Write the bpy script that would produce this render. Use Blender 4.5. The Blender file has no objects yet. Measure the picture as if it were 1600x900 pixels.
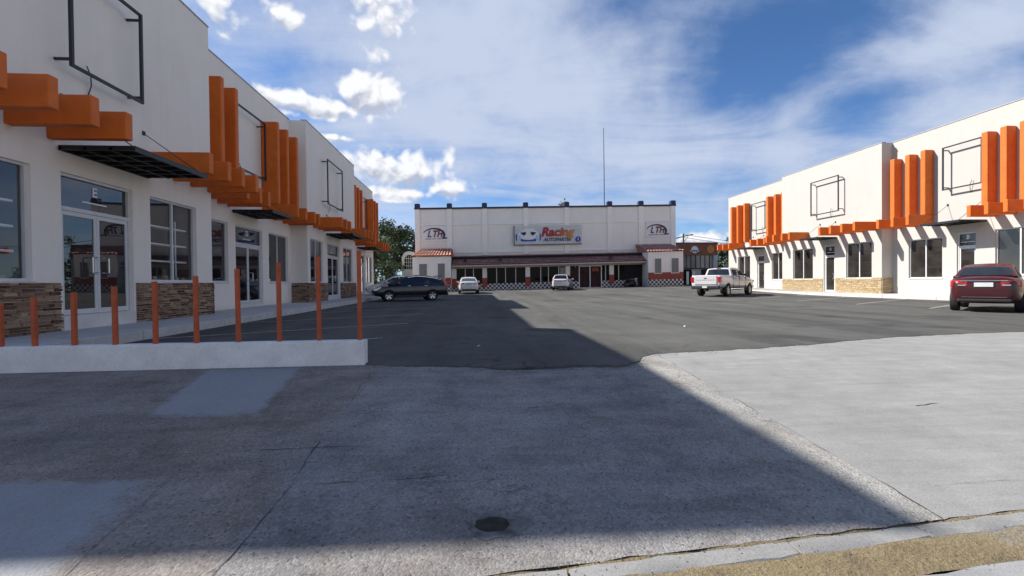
import bpy, bmesh, math, random
from mathutils import Vector, Matrix, noise
random.seed(7)
PI = math.pi
SC = bpy.context.scene
COL = SC.collection

# ------------------------------------------------------------------ helpers
class MB:
    """collects boxes, quads, tubes and lofts; build() links them as ONE mesh object"""
    def __init__(self, shear=0.0):
        self.v = []; self.f = []; self.tone = []; self.mi = []; self.shear = shear
    def add(self, vs, fs, tone=0.5, mi=0):
        n = len(self.v)
        for p in vs:
            self.v.append((p[0], p[1], p[2] + self.shear * p[0]))
        for f in fs:
            self.f.append([i + n for i in f]); self.tone.append(tone); self.mi.append(mi)
    def box(self, x0, x1, y0, y1, z0, z1, tone=0.5, mi=0):
        if x0 > x1: x0, x1 = x1, x0
        if y0 > y1: y0, y1 = y1, y0
        if z0 > z1: z0, z1 = z1, z0
        vs = [(x0,y0,z0),(x1,y0,z0),(x1,y1,z0),(x0,y1,z0),(x0,y0,z1),(x1,y0,z1),(x1,y1,z1),(x0,y1,z1)]
        self.add(vs, [(0,3,2,1),(4,5,6,7),(0,1,5,4),(1,2,6,5),(2,3,7,6),(3,0,4,7)], tone, mi)
    def quad(self, a, b, c, d, tone=0.5, mi=0):
        self.add([a,b,c,d], [(0,1,2,3)], tone, mi)
    def tube(self, pts, r, n=8, cap=True, tone=0.5, mi=0):
        pts = [Vector(p) for p in pts]
        rs = r if isinstance(r, (list, tuple)) else [r]*len(pts)
        rings = []
        for i, p in enumerate(pts):
            if i == 0: t = pts[1]-pts[0]
            elif i == len(pts)-1: t = pts[-1]-pts[-2]
            else: t = (pts[i+1]-pts[i-1])
            t.normalize()
            a = Vector((0,0,1)) if abs(t.z) < 0.9 else Vector((1,0,0))
            u = t.cross(a).normalized(); w = t.cross(u).normalized()
            rings.append([tuple(p + (u*math.cos(2*PI*k/n) + w*math.sin(2*PI*k/n))*rs[i]) for k in range(n)])
        self.loft(rings, cap, tone, mi)
    def loft(self, rings, cap=True, tone=0.5, mi=0):
        n = len(rings[0]); vs = [p for r in rings for p in r]; fs = []
        for i in range(len(rings)-1):
            for k in range(n):
                a = i*n+k; b = i*n+(k+1) % n
                fs.append((a, b, b+n, a+n))
        if cap:
            fs.append(tuple(range(n))[::-1]); fs.append(tuple(range((len(rings)-1)*n, len(rings)*n)))
        self.add(vs, fs, tone, mi)
    def lathe(self, prof, c, axis='Y', n=24, tone=0.5, mi=0, cap=True):
        rings = []
        for r, h in prof:
            ring = []
            for k in range(n):
                a = 2*PI*k/n
                if axis == 'Y': ring.append((c[0]+r*math.cos(a), c[1]+h, c[2]+r*math.sin(a)))
                elif axis == 'Z': ring.append((c[0]+r*math.cos(a), c[1]+r*math.sin(a), c[2]+h))
                else: ring.append((c[0]+h, c[1]+r*math.cos(a), c[2]+r*math.sin(a)))
            rings.append(ring)
        self.loft(rings, cap, tone, mi)
    def build(self, name, mat, parent=None, smooth=None, local=False, bevel=0.0, recalc=True):
        me = bpy.data.meshes.new(name)
        me.from_pydata(self.v, [], self.f)
        if recalc:
            bm = bmesh.new(); bm.from_mesh(me)
            bmesh.ops.recalc_face_normals(bm, faces=bm.faces)
            bm.to_mesh(me); bm.free()
        at = me.attributes.new('tone', 'FLOAT', 'FACE')
        at.data.foreach_set('value', self.tone)
        for m in (mat if isinstance(mat, (list, tuple)) else [mat]): me.materials.append(m)
        if any(self.mi): me.polygons.foreach_set('material_index', self.mi)
        o = bpy.data.objects.new(name, me); COL.objects.link(o)
        if bevel:
            md = o.modifiers.new('Bevel', 'BEVEL'); md.width = bevel; md.segments = 2; md.limit_method = 'ANGLE'
            md.harden_normals = False
        if smooth is not None:
            me.polygons.foreach_set('use_smooth', [True]*len(me.polygons))
            me.set_sharp_from_angle(angle=math.radians(smooth))
        if parent is not None: put(o, parent, local)
        return o

def put(o, parent, local=False):
    o.parent = parent
    if not local:
        m = Matrix.Identity(4); p = parent
        while p is not None:
            m = p.matrix_parent_inverse @ p.matrix_basis if p.parent else p.matrix_basis.copy()
            if p.parent: m = world_of(p)
            break
        o.matrix_parent_inverse = world_of(parent).inverted()
def world_of(o):
    if o.parent is None: return o.matrix_basis.copy()
    return world_of(o.parent) @ o.matrix_parent_inverse @ o.matrix_basis

def tag(o, label=None, cat=None, group=None, kind=None):
    if label: o['label'] = label
    if cat: o['category'] = cat
    if group: o['group'] = group
    if kind: o['kind'] = kind
    return o
def thing(name, label, cat, loc=(0,0,0), rz=0.0, group=None):
    o = bpy.data.objects.new(name, None); COL.objects.link(o)
    o.location = loc; o.rotation_euler = (0,0,rz); o.empty_display_size = 0.3
    return tag(o, label, cat, group)
def struct(o): o['kind'] = 'structure'; return o

def text_mesh(name, s, size, mat, parent, origin, xdir, updir, shear=0.0, extrude=0.006, zshear=0.0, sx=1.0, bold=0.0):
    cu = bpy.data.curves.new(name, 'FONT'); cu.body = s; cu.size = size; cu.extrude = extrude; cu.shear = shear
    cu.offset = bold; cu.align_x = 'CENTER'; cu.align_y = 'CENTER'; cu.resolution_u = 3
    tmp = bpy.data.objects.new(name+'_tmp', cu); COL.objects.link(tmp)
    dg = bpy.context.evaluated_depsgraph_get(); dg.update()
    me = bpy.data.meshes.new_from_object(tmp.evaluated_get(dg))
    bpy.data.objects.remove(tmp); bpy.data.curves.remove(cu)
    X = Vector(xdir); U = Vector(updir); N = X.cross(U)
    for v in me.vertices:
        p = Vector(origin) + X*v.co.x*sx + U*v.co.y + N*v.co.z
        v.co = (p.x, p.y, p.z + zshear*p.x)
    me.materials.clear(); me.materials.append(mat)
    me.name = name
    o = bpy.data.objects.new(name, me); COL.objects.link(o); put(o, parent)
    return o

# ------------------------------------------------------------------ materials
def new_mat(name):
    m = bpy.data.materials.new(name); m.use_nodes = True
    nt = m.node_tree; b = nt.nodes['Principled BSDF']
    return m, nt, b
def N(nt, typ, **kw):
    n = nt.nodes.new(typ)
    for k, v in kw.items():
        if k.startswith('i_'):
            n.inputs[k[2:].replace('_', ' ')].default_value = v
        else: setattr(n, k, v)
    return n
def ramp(nt, src, stops):
    r = nt.nodes.new('ShaderNodeValToRGB'); nt.links.new(src, r.inputs[0])
    cr = r.color_ramp
    while len(cr.elements) < len(stops): cr.elements.new(0.5)
    for e, (p, c) in zip(cr.elements, stops):
        e.position = p; e.color = (c[0], c[1], c[2], 1) if isinstance(c, (tuple, list)) else (c, c, c, 1)
    return r.outputs[0]
def mixc(nt, fac, a, b, mode='MIX'):
    m = nt.nodes.new('ShaderNodeMix'); m.data_type = 'RGBA'; m.blend_type = mode
    for sock, v in ((m.inputs[0], fac), (m.inputs[6], a), (m.inputs[7], b)):
        if isinstance(v, bpy.types.NodeSocket): nt.links.new(v, sock)
        elif isinstance(v, (int, float)): sock.default_value = v
        else: sock.default_value = (v[0], v[1], v[2], 1)
    return m.outputs[2]
def math_(nt, op, a, b=0.0, c=0.0, clamp=False):
    m = nt.nodes.new('ShaderNodeMath'); m.operation = op; m.use_clamp = clamp
    for s, v in zip(m.inputs, (a, b, c)):
        if isinstance(v, bpy.types.NodeSocket): nt.links.new(v, s)
        else: s.default_value = v
    return m.outputs[0]
def smooth(nt, x, a, b):
    m = nt.nodes.new('ShaderNodeMapRange'); m.interpolation_type = 'SMOOTHSTEP'
    nt.links.new(x, m.inputs[0]); m.inputs[1].default_value = a; m.inputs[2].default_value = b
    m.inputs[3].default_value = 0; m.inputs[4].default_value = 1
    return m.outputs[0]
def coords(nt, scale=(1,1,1), rot=(0,0,0)):
    t = nt.nodes.new('ShaderNodeTexCoord'); mp = nt.nodes.new('ShaderNodeMapping')
    nt.links.new(t.outputs['Object'], mp.inputs[0]); mp.inputs['Scale'].default_value = scale
    mp.inputs['Rotation'].default_value = rot
    return mp.outputs[0]
def noise_tex(nt, vec, scale, detail=6, rough=0.55, dist=0.0):
    n = N(nt, 'ShaderNodeTexNoise'); nt.links.new(vec, n.inputs['Vector'])
    n.inputs['Scale'].default_value = scale; n.inputs['Detail'].default_value = detail
    n.inputs['Roughness'].default_value = rough; n.inputs['Distortion'].default_value = dist
    return n.outputs['Fac']
def bump(nt, b, h, strength=0.3, dist=0.01):
    n = nt.nodes.new('ShaderNodeBump'); n.inputs['Strength'].default_value = strength
    n.inputs['Distance'].default_value = dist
    nt.links.new(h, n.inputs['Height']); nt.links.new(n.outputs[0], b.inputs['Normal'])

def plain(name, col, rough=0.6, metal=0.0, var=0.12, scale=6.0, coat=0.0, spec=None, bmp=0.0, bscale=60):
    m, nt, b = new_mat(name)
    v = coords(nt)
    f = noise_tex(nt, v, scale)
    lo = [c*(1-var) for c in col]; hi = [min(1, c*(1+var)) for c in col]
    nt.links.new(ramp(nt, f, [(0.3, lo), (0.7, hi)]), b.inputs['Base Color'])
    b.inputs['Roughness'].default_value = rough; b.inputs['Metallic'].default_value = metal
    if coat: b.inputs['Coat Weight'].default_value = coat; b.inputs['Coat Roughness'].default_value = 0.04
    if spec is not None: b.inputs['Specular IOR Level'].default_value = spec
    if bmp: bump(nt, b, noise_tex(nt, v, bscale, 3), bmp, 0.004)
    return m

def stucco(name, col):
    m, nt, b = new_mat(name)
    v = coords(nt); vs = coords(nt, (1, 1, 0.12))
    big = noise_tex(nt, v, 0.55, 5, 0.6)
    streak = noise_tex(nt, vs, 2.2, 5, 0.65)
    fine = noise_tex(nt, v, 90, 3, 0.6)
    c = ramp(nt, big, [(0.25, [x*0.93 for x in col]), (0.75, col)])
    s = ramp(nt, streak, [(0.28, 0.90), (0.5, 1.0)])
    c = mixc(nt, 0.5, c, s, 'MULTIPLY')
    # splash-back grime close to the ground and under the parapet has its own uneven edge
    geo = nt.nodes.new('ShaderNodeTexCoord'); sep = nt.nodes.new('ShaderNodeSeparateXYZ')
    nt.links.new(geo.outputs['Object'], sep.inputs[0])
    g = math_(nt, 'MULTIPLY_ADD', streak, 0.5, sep.outputs['Z'])
    low = smooth(nt, g, 0.75, 0.32)
    c = mixc(nt, math_(nt, 'MULTIPLY', low, 0.35), c, (0.42, 0.37, 0.31))
    nt.links.new(c, b.inputs['Base Color']); b.inputs['Roughness'].default_value = 0.85
    b.inputs['Specular IOR Level'].default_value = 0.25
    h = math_(nt, 'MULTIPLY_ADD', big, 2.0, fine)
    bump(nt, b, h, 0.25, 0.004)
    return m

M = {}
M['stucco'] = stucco('stucco_white', (0.86, 0.80, 0.725))
M['stucco_sunlit'] = stucco('stucco_white_sunlit_copy', (0.485, 0.47, 0.435))  # same white stucco, colour darkened to hold down the direct sun
M['store_wall'] = stucco('store_wall_grey_white', (0.84, 0.81, 0.76))
M['store_ledge'] = stucco('store_ledge_white', (0.87, 0.845, 0.80))
M['orange'] = plain('orange_paint', (0.63, 0.138, 0.016), 0.55, var=0.10, scale=3, spec=0.3, bmp=0.15, bscale=80)
M['orange_post'] = plain('faded_orange_post', (0.42, 0.085, 0.03), 0.6, var=0.18, scale=12, spec=0.3)
M['black_metal'] = plain('black_steel', (0.012, 0.012, 0.013), 0.45, 0.0, var=0.3, scale=8)
M['alu'] = plain('white_aluminium', (0.62, 0.62, 0.62), 0.4, 0.0, var=0.06, scale=3)
M['steel'] = plain('brushed_steel', (0.55, 0.55, 0.56), 0.28, 1.0, var=0.06)
M['letter'] = plain('white_vinyl', (0.8, 0.8, 0.82), 0.5, var=0.03)
M['coping'] = plain('grey_coping', (0.40, 0.40, 0.40), 0.7, var=0.15)
M['plinth'] = plain('plinth_white', (0.62, 0.60, 0.58), 0.8, var=0.15, scale=2)
M['navy'] = plain('navy_trim', (0.012, 0.017, 0.06), 0.5, var=0.2)
M['dark_inside'] = plain('dark_interior', (0.012, 0.011, 0.011), 0.9, var=0.3)
M['wood'] = plain('pole_wood', (0.10, 0.085, 0.07), 0.8, var=0.3)
M['chrome'] = plain('chrome', (0.75, 0.75, 0.77), 0.12, 1.0, var=0.02)
M['tyre'] = plain('tyre_rubber', (0.014, 0.014, 0.015), 0.8, var=0.3, scale=20)
M['rim'] = plain('alloy_rim', (0.48, 0.48, 0.49), 0.3, 1.0, var=0.06)
M['plastic'] = plain('black_plastic', (0.016, 0.016, 0.017), 0.6, var=0.2)
M['plate'] = plain('plate_white', (0.72, 0.72, 0.70), 0.45, var=0.05)
M['plate_grey'] = plain('plate_grey', (0.42, 0.44, 0.46), 0.5, var=0.08)
M['banner'] = plain('banner_vinyl', (0.52, 0.55, 0.56), 0.5, var=0.10, scale=2)
M['sign_white'] = plain('sign_white', (0.72, 0.73, 0.75), 0.5, var=0.04)
M['clear_panel'] = plain('pale_blue_panel', (0.40, 0.50, 0.62), 0.5, var=0.1)
M['sign_blue'] = plain('sign_blue', (0.02, 0.06, 0.33), 0.5, var=0.1)
M['sign_black'] = plain('sign_black', (0.012, 0.012, 0.018), 0.5, var=0.1)
M['sign_darkred'] = plain('sign_dark_red', (0.16, 0.035, 0.06), 0.5, var=0.1)
M['sign_grey'] = plain('sign_grey', (0.09, 0.10, 0.13), 0.5, var=0.1)
M['louver'] = plain('louver_grey', (0.20, 0.21, 0.22), 0.6, var=0.12)
M['brick_red'] = plain('pillar_red', (0.30, 0.065, 0.045), 0.75, var=0.25, scale=4)
M['fascia'] = plain('fascia_beige', (0.50, 0.45, 0.41), 0.8, var=0.15)
M['poster'] = plain('poster_grey', (0.26, 0.25, 0.25), 0.7, var=0.35, scale=5)
M['shop_red'] = plain('shop_red_interior', (0.035, 0.010, 0.009), 0.8, var=0.6, scale=3)
M['brown_band'] = plain('brown_sign_band', (0.20, 0.075, 0.045), 0.7, var=0.3, scale=1.2)
M['house_white'] = plain('house_white', (0.42, 0.42, 0.41), 0.85, var=0.1, scale=1)
M['yellow_sign'] = plain('yellow_sign', (0.45, 0.20, 0.04), 0.6, var=0.3)
M['red_lens'] = plain('red_lens', (0.45, 0.012, 0.015), 0.15, var=0.15, coat=0.6)
M['clear_lens'] = plain('clear_lens', (0.55, 0.57, 0.58), 0.1, 0.3, var=0.1, coat=0.8)
M['amber_lens'] = plain('amber_lens', (0.5, 0.18, 0.03), 0.15, var=0.15, coat=0.6)

def tone_mat(name, stops, rough=0.85, var_scale=14, bmp=0.5):
    m, nt, b = new_mat(name)
    a = nt.nodes.new('ShaderNodeAttribute'); a.attribute_name = 'tone'
    v = coords(nt); f = noise_tex(nt, v, var_scale, 6, 0.65)
    c = ramp(nt, a.outputs['Fac'], stops)
    c = mixc(nt, 0.55, c, ramp(nt, f, [(0.25, 0.45), (0.75, 1.25)]), 'MULTIPLY')
    nt.links.new(c, b.inputs['Base Color']); b.inputs['Roughness'].default_value = rough
    b.inputs['Specular IOR Level'].default_value = 0.2
    bump(nt, b, noise_tex(nt, v, 30, 5, 0.7), bmp, 0.012)
    return m
def glass(name, col, ior=1.9, rough=0.015, wav=0.0):
    m, nt, b = new_mat(name)
    v = coords(nt)
    nt.links.new(ramp(nt, noise_tex(nt, v, 0.9, 3), [(0.3, [c*0.6 for c in col]), (0.7, [c*1.3 for c in col])]), b.inputs['Base Color'])
    b.inputs['Roughness'].default_value = rough; b.inputs['IOR'].default_value = ior
    if wav: bump(nt, b, noise_tex(nt, v, 1.1, 2), wav, 0.01)
    return m
M['shop_inside'] = plain('shop_interior', (0.16, 0.14, 0.13), 0.9, var=0.3, scale=1)
M['carton'] = tone_mat('cartons', [(0, (0.5, 0.5, 0.48)), (0.4, (0.35, 0.28, 0.18)), (0.7, (0.06, 0.2, 0.12)), (1, (0.6, 0.6, 0.6))], 0.8, 6, 0.1)
def clear_glass():
    m = bpy.data.materials.new('clear_glass'); m.use_nodes = True; nt = m.node_tree; nt.nodes.remove(nt.nodes['Principled BSDF'])
    fr = nt.nodes.new('ShaderNodeFresnel'); fr.inputs['IOR'].default_value = 1.65
    geo = nt.nodes.new('ShaderNodeNewGeometry'); fr.inputs['IOR'].default_value = 1.8
    tr = nt.nodes.new('ShaderNodeBsdfTransparent'); tr.inputs['Color'].default_value = (0.88, 0.90, 0.90, 1)
    gl = nt.nodes.new('ShaderNodeBsdfGlossy'); gl.inputs['Roughness'].default_value = 0.012
    mx = nt.nodes.new('ShaderNodeMixShader'); lw = nt.nodes.new('ShaderNodeLayerWeight'); lw.inputs['Blend'].default_value = 0.28; rf = math_(nt, 'MULTIPLY_ADD', lw.outputs['Facing'], 0.25, 0.07); nt.links.new(rf, mx.inputs[0]); nt.links.new(tr.outputs[0], mx.inputs[1]); nt.links.new(gl.outputs[0], mx.inputs[2])
    nt.links.new(mx.outputs[0], nt.nodes['Material Output'].inputs['Surface']); return m
M['clear_glass'] = clear_glass()
M['glass'] = glass('window_glass', (0.014, 0.015, 0.017), 1.95, 0.012, 0.10)
M['glass_right'] = glass('window_glass_right', (0.030, 0.027, 0.024), 1.7, 0.02, 0.10)
M['glass_dark'] = glass('store_glass', (0.004, 0.004, 0.004), 1.18, 0.05)
M['car_glass'] = glass('car_glass', (0.010, 0.012, 0.013), 1.7, 0.01)
M['car_glass_green'] = glass('car_glass_green', (0.02, 0.045, 0.045), 1.9, 0.01)
M['band_glass'] = glass('upper_glass', (0.10, 0.11, 0.12), 1.7, 0.05)

def car_paint(name, col, metal=0.0, rough=0.3, coat=1.0):
    m = plain(name, col, rough, metal, var=0.05, scale=2, coat=coat)
    return m
M['paint_navy'] = car_paint('paint_navy', (0.004, 0.007, 0.022), 0.0, 0.3, 0.55)
M['paint_red'] = car_paint('paint_dark_red', (0.045, 0.002, 0.005), 0.0, 0.4, 0.25)
M['paint_white'] = car_paint('paint_white', (0.66, 0.65, 0.65), 0.0, 0.35)
M['paint_silver'] = car_paint('paint_silver', (0.42, 0.42, 0.41), 0.6, 0.3)
M['paint_black'] = car_paint('paint_black', (0.012, 0.011, 0.011), 0.0, 0.3)
M['paint_maroon'] = car_paint('paint_maroon', (0.07, 0.008, 0.012), 0.1, 0.3)

M['ledger_brown'] = tone_mat('ledger_stone_brown', [(0, (0.075, 0.038, 0.028)), (0.35, (0.19, 0.105, 0.07)), (0.6, (0.30, 0.19, 0.125)), (0.85, (0.42, 0.30, 0.20)), (1, (0.17, 0.115, 0.09))])
M['ledger_beige'] = tone_mat('ledger_stone_beige', [(0, (0.40, 0.29, 0.16)), (0.4, (0.50, 0.38, 0.22)), (0.7, (0.56, 0.44, 0.27)), (1, (0.46, 0.35, 0.21))])
M['tile_red'] = tone_mat('clay_tile_maroon', [(0, (0.36, 0.18, 0.15)), (0.5, (0.43, 0.215, 0.18)), (1, (0.50, 0.27, 0.225))], 0.75, 3, 0.2)
M['tile_sunlit'] = tone_mat('clay_tile_sunlit', [(0, (0.34, 0.09, 0.05)), (0.5, (0.44, 0.13, 0.07)), (0.85, (0.52, 0.17, 0.10)), (1, (0.66, 0.40, 0.30))], 0.75, 3, 0.2)  # lit copy of the clay tile, sunlight painted into its colours

def checker_mat():
    m, nt, b = new_mat('checker_tiles')
    v = coords(nt)
    ad = nt.nodes.new('ShaderNodeVectorMath'); ad.operation = 'ADD'; nt.links.new(v, ad.inputs[0]); ad.inputs[1].default_value = (0.031, 0.05, 0.07)
    c = N(nt, 'ShaderNodeTexChecker'); nt.links.new(ad.outputs[0], c.inputs['Vector']); c.inputs['Scale'].default_value = 4.3
    c.inputs['Color1'].default_value = (0.58, 0.58, 0.58, 1); c.inputs['Color2'].default_value = (0.008, 0.008, 0.010, 1)
    nt.links.new(c.outputs['Color'], b.inputs['Base Color']); b.inputs['Roughness'].default_value = 0.4
    return m
M['checker'] = checker_mat()

def gradient_letters():
    m, nt, b = new_mat('racing_letters'); t = nt.nodes.new('ShaderNodeTexCoord'); s = nt.nodes.new('ShaderNodeSeparateXYZ')
    nt.links.new(t.outputs['Object'], s.inputs[0])
    x = math_(nt, 'MULTIPLY_ADD', s.outputs['X'], 1/4.6, -7.0/4.6)
    nt.links.new(ramp(nt, x, [(0.0, (0.30, 0.012, 0.03)), (0.42, (0.36, 0.02, 0.03)), (0.65, (0.46, 0.13, 0.04)), (1.0, (0.52, 0.33, 0.08))]), b.inputs['Base Color'])
    b.inputs['Roughness'].default_value = 0.5
    return m
M['racing'] = gradient_letters()

def asphalt():
    m, nt, b = new_mat('asphalt'); v = coords(nt)
    big = noise_tex(nt, v, 0.12, 5, 0.6, 0.3); med = noise_tex(nt, v, 1.3, 6, 0.65); fine = noise_tex(nt, v, 70, 3, 0.7)
    sv = coords(nt, (0.12, 1.6, 1)); sw = noise_tex(nt, sv, 0.5, 5, 0.6)
    c = ramp(nt, big, [(0.3, (0.092, 0.091, 0.086)), (0.55, (0.114, 0.112, 0.103)), (0.75, (0.135, 0.131, 0.119))])
    c = mixc(nt, 0.45, c, ramp(nt, med, [(0.3, 0.75), (0.7, 1.2)]), 'MULTIPLY')
    c = mixc(nt, 0.35, c, ramp(nt, sw, [(0.35, 0.8), (0.65, 1.15)]), 'MULTIPLY')
    c = mixc(nt, 0.6, c, ramp(nt, fine, [(0.3, 0.6), (0.7, 1.35)]), 'MULTIPLY')
    trk = coords(nt, (1.0, 0.10, 1), (0, 0, -0.25)); tr = noise_tex(nt, trk, 0.9, 5, 0.6, 0.4)
    c = mixc(nt, 0.75, c, ramp(nt, tr, [(0.36, 0.70), (0.52, 1.0), (0.68, 1.25)]), 'MULTIPLY')
    cr = noise_tex(nt, v, 0.33, 5, 0.6, 0.6)
    cl = ramp(nt, math_(nt, 'ABSOLUTE', math_(nt, 'SUBTRACT', cr, 0.5)), [(0.0, 1.0), (0.0035, 0.0)])
    c = mixc(nt, math_(nt, 'MULTIPLY', cl, 0.55), c, (0.022, 0.022, 0.022))
    # dust swept against the near edge of the lot and tyre-darkened oil spots
    spots = ramp(nt, noise_tex(nt, v, 0.55, 2, 0.4), [(0.62, 0.0), (0.70, 1.0)])
    c = mixc(nt, math_(nt, 'MULTIPLY', spots, 0.5), c, (0.03, 0.03, 0.031))
    nt.links.new(c, b.inputs['Base Color']); b.inputs['Roughness'].default_value = 0.92
    b.inputs['Specular IOR Level'].default_value = 0.15
    bump(nt, b, math_(nt, 'MULTIPLY_ADD', med, 0.6, fine), 0.6, 0.012)
    return m
M['asphalt'] = asphalt()

def old_concrete(name='old_aggregate_concrete', skin=None):
    m, nt, b = new_mat(name); v = coords(nt)
    big = noise_tex(nt, v, 0.42, 5, 0.6, 0.5); med = noise_tex(nt, v, 2.2, 7, 0.68); fine = noise_tex(nt, v, 55, 4, 0.75)
    vor = N(nt, 'ShaderNodeTexVoronoi'); nt.links.new(v, vor.inputs['Vector']); vor.inputs['Scale'].default_value = 75
    peb = vor.outputs['Distance']
    sv = coords(nt, (0.35, 2.2, 1), (0, 0, 0.06)); sw = noise_tex(nt, sv, 1.5, 6, 0.65, 0.6)
    c = ramp(nt, big, [(0.28, (0.21, 0.203, 0.198)), (0.5, (0.262, 0.255, 0.245)), (0.72, (0.315, 0.305, 0.29))])
    tcx = nt.nodes.new('ShaderNodeTexCoord'); sx_ = nt.nodes.new('ShaderNodeSeparateXYZ'); nt.links.new(tcx.outputs['Object'], sx_.inputs[0])
    left = smooth(nt, sx_.outputs['X'], -1.22, -1.34)
    blotch = ramp(nt, noise_tex(nt, v, 0.8, 5, 0.65, 0.7), [(0.38, 0.0), (0.62, 1.0)])
    c = mixc(nt, math_(nt, 'MULTIPLY_ADD', left, 0.55, math_(nt, 'MULTIPLY', blotch, 0.35)), c, mixc(nt, 1.0, c, (1.0, 0.85, 0.75), 'MULTIPLY'))
    sun_strip = smooth(nt, math_(nt, 'MULTIPLY_ADD', med, 0.5, sx_.outputs['X']), 1.9, 2.6)  # paler tone painted over the sunlit strip beside the seam
    c = mixc(nt, math_(nt, 'MULTIPLY', sun_strip, 0.5), c, (0.36, 0.35, 0.315))
    c = mixc(nt, 0.8, c, ramp(nt, med, [(0.28, 0.58), (0.5, 1.0), (0.75, 1.25)]), 'MULTIPLY')
    c = mixc(nt, 0.7, c, ramp(nt, sw, [(0.3, 0.68), (0.6, 1.1)]), 'MULTIPLY')
    c = mixc(nt, 0.85, c, ramp(nt, vor.outputs['Color'], [(0.06, 0.38), (0.22, 0.88), (0.6, 1.03), (0.92, 1.35)]), 'MULTIPLY')
    c = mixc(nt, 0.5, c, ramp(nt, fine, [(0.3, 0.6), (0.7, 1.35)]), 'MULTIPLY')
    # rusty and oily stains with their own outlines
    st = ramp(nt, noise_tex(nt, v, 0.95, 4, 0.6, 0.8), [(0.60, 0.0), (0.72, 1.0)])
    c = mixc(nt, math_(nt, 'MULTIPLY', st, 0.45), c, (0.15, 0.125, 0.11))
    # hairline cracks: thin contour of a noise field
    cr = noise_tex(nt, v, 0.8, 5, 0.6, 0.4)
    cl = ramp(nt, math_(nt, 'ABSOLUTE', math_(nt, 'SUBTRACT', cr, 0.47)), [(0.0, 1.0), (0.004, 0.0)])
    mask = ramp(nt, noise_tex(nt, v, 0.6, 2), [(0.5, 0.0), (0.6, 1.0)])
    c = mixc(nt, math_(nt, 'MULTIPLY', math_(nt, 'MULTIPLY', cl, mask), 0.7), c, (0.06, 0.055, 0.05))
    if skin:
        at = nt.nodes.new('ShaderNodeAttribute'); at.attribute_name = 'edge'
        e = math_(nt, 'ADD', at.outputs['Fac'], math_(nt, 'MULTIPLY_ADD', noise_tex(nt, v, 6, 7, 0.7), 0.22, -0.12))
        mk = math_(nt, 'MULTIPLY', smooth(nt, e, 0.0, 0.10), math_(nt, 'MULTIPLY_ADD', noise_tex(nt, v, 3.0, 6, 0.65), 0.5, 0.52, clamp=True))
        c = mixc(nt, mk, c, mixc(nt, 0.6, skin, ramp(nt, fine, [(0.3, 0.8), (0.7, 1.15)]), 'MULTIPLY'))
    nt.links.new(c, b.inputs['Base Color']); b.inputs['Roughness'].default_value = 0.93
    b.inputs['Specular IOR Level'].default_value = 0.2
    h = math_(nt, 'MULTIPLY_ADD', peb, -0.9, math_(nt, 'MULTIPLY_ADD', med, 0.8, fine))
    bump(nt, b, h, 0.5, 0.008)
    return m
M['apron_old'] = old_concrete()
M['patch'] = old_concrete('patched_concrete', (0.33, 0.345, 0.365))

def new_concrete(name, base, seed=0.0, streak=0.6):
    m, nt, b = new_mat(name); v = coords(nt)
    big = noise_tex(nt, v, 0.35, 5, 0.6, 0.4); med = noise_tex(nt, v, 2.8, 6, 0.65); fine = noise_tex(nt, v, 80, 3, 0.7)
    sv = coords(nt, (0.45, 5.0, 1), (0, 0, 0.12)); sw = noise_tex(nt, sv, 2.2, 8, 0.7, 0.5)
    c = ramp(nt, big, [(0.3, [x*0.9 for x in base]), (0.7, [x*1.06 for x in base])])
    c = mixc(nt, streak, c, ramp(nt, sw, [(0.3, 0.8), (0.65, 1.1)]), 'MULTIPLY')
    c = mixc(nt, 0.55, c, ramp(nt, med, [(0.28, 0.74), (0.7, 1.14)]), 'MULTIPLY')
    c = mixc(nt, 0.55, c, ramp(nt, fine, [(0.3, 0.66), (0.7, 1.26)]), 'MULTIPLY')
    st = ramp(nt, noise_tex(nt, v, 3.4, 3, 0.6), [(0.70, 0.0), (0.80, 1.0)])
    c = mixc(nt, math_(nt, 'MULTIPLY', st, 0.3), c, [x*0.55 for x in base])
    nt.links.new(c, b.inputs['Base Color']); b.inputs['Roughness'].default_value = 0.9
    b.inputs['Specular IOR Level'].default_value = 0.2
    bump(nt, b, math_(nt, 'MULTIPLY_ADD', med, 1.2, fine), 0.35, 0.008)
    return m
M['apron_new'] = new_concrete('pale_concrete', (0.305, 0.30, 0.288))
M['sidewalk'] = new_concrete('sidewalk_concrete', (0.56, 0.55, 0.53))
M['kerb'] = new_concrete('kerb_concrete', (0.295, 0.29, 0.278))
M['dark_kerb'] = plain('dark_painted_kerb', (0.05, 0.055, 0.075), 0.8, var=0.3)
M['low_wall'] = new_concrete('low_wall_plaster', (0.80, 0.785, 0.76), streak=0.1)
def dirt():
    m, nt, b = new_mat('gutter_dirt'); v = coords(nt)
    a = noise_tex(nt, v, 2.5, 7, 0.7); f = noise_tex(nt, v, 45, 4, 0.75)
    c = ramp(nt, a, [(0.3, (0.13, 0.105, 0.07)), (0.48, (0.235, 0.18, 0.095)), (0.6, (0.26, 0.205, 0.12)), (0.72, (0.25, 0.235, 0.21))])
    c = mixc(nt, 0.7, c, ramp(nt, f, [(0.3, 0.5), (0.7, 1.35)]), 'MULTIPLY')
    nt.links.new(c, b.inputs['Base Color']); b.inputs['Roughness'].default_value = 0.95
    bump(nt, b, math_(nt, 'ADD', a, f), 0.9, 0.02)
    return m
M['dirt'] = dirt()
M['road'] = new_concrete('road_surface', (0.30, 0.30, 0.30))
M['ground'] = plain('dry_ground', (0.17, 0.145, 0.11), 0.95, var=0.3, scale=0.4)
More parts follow.
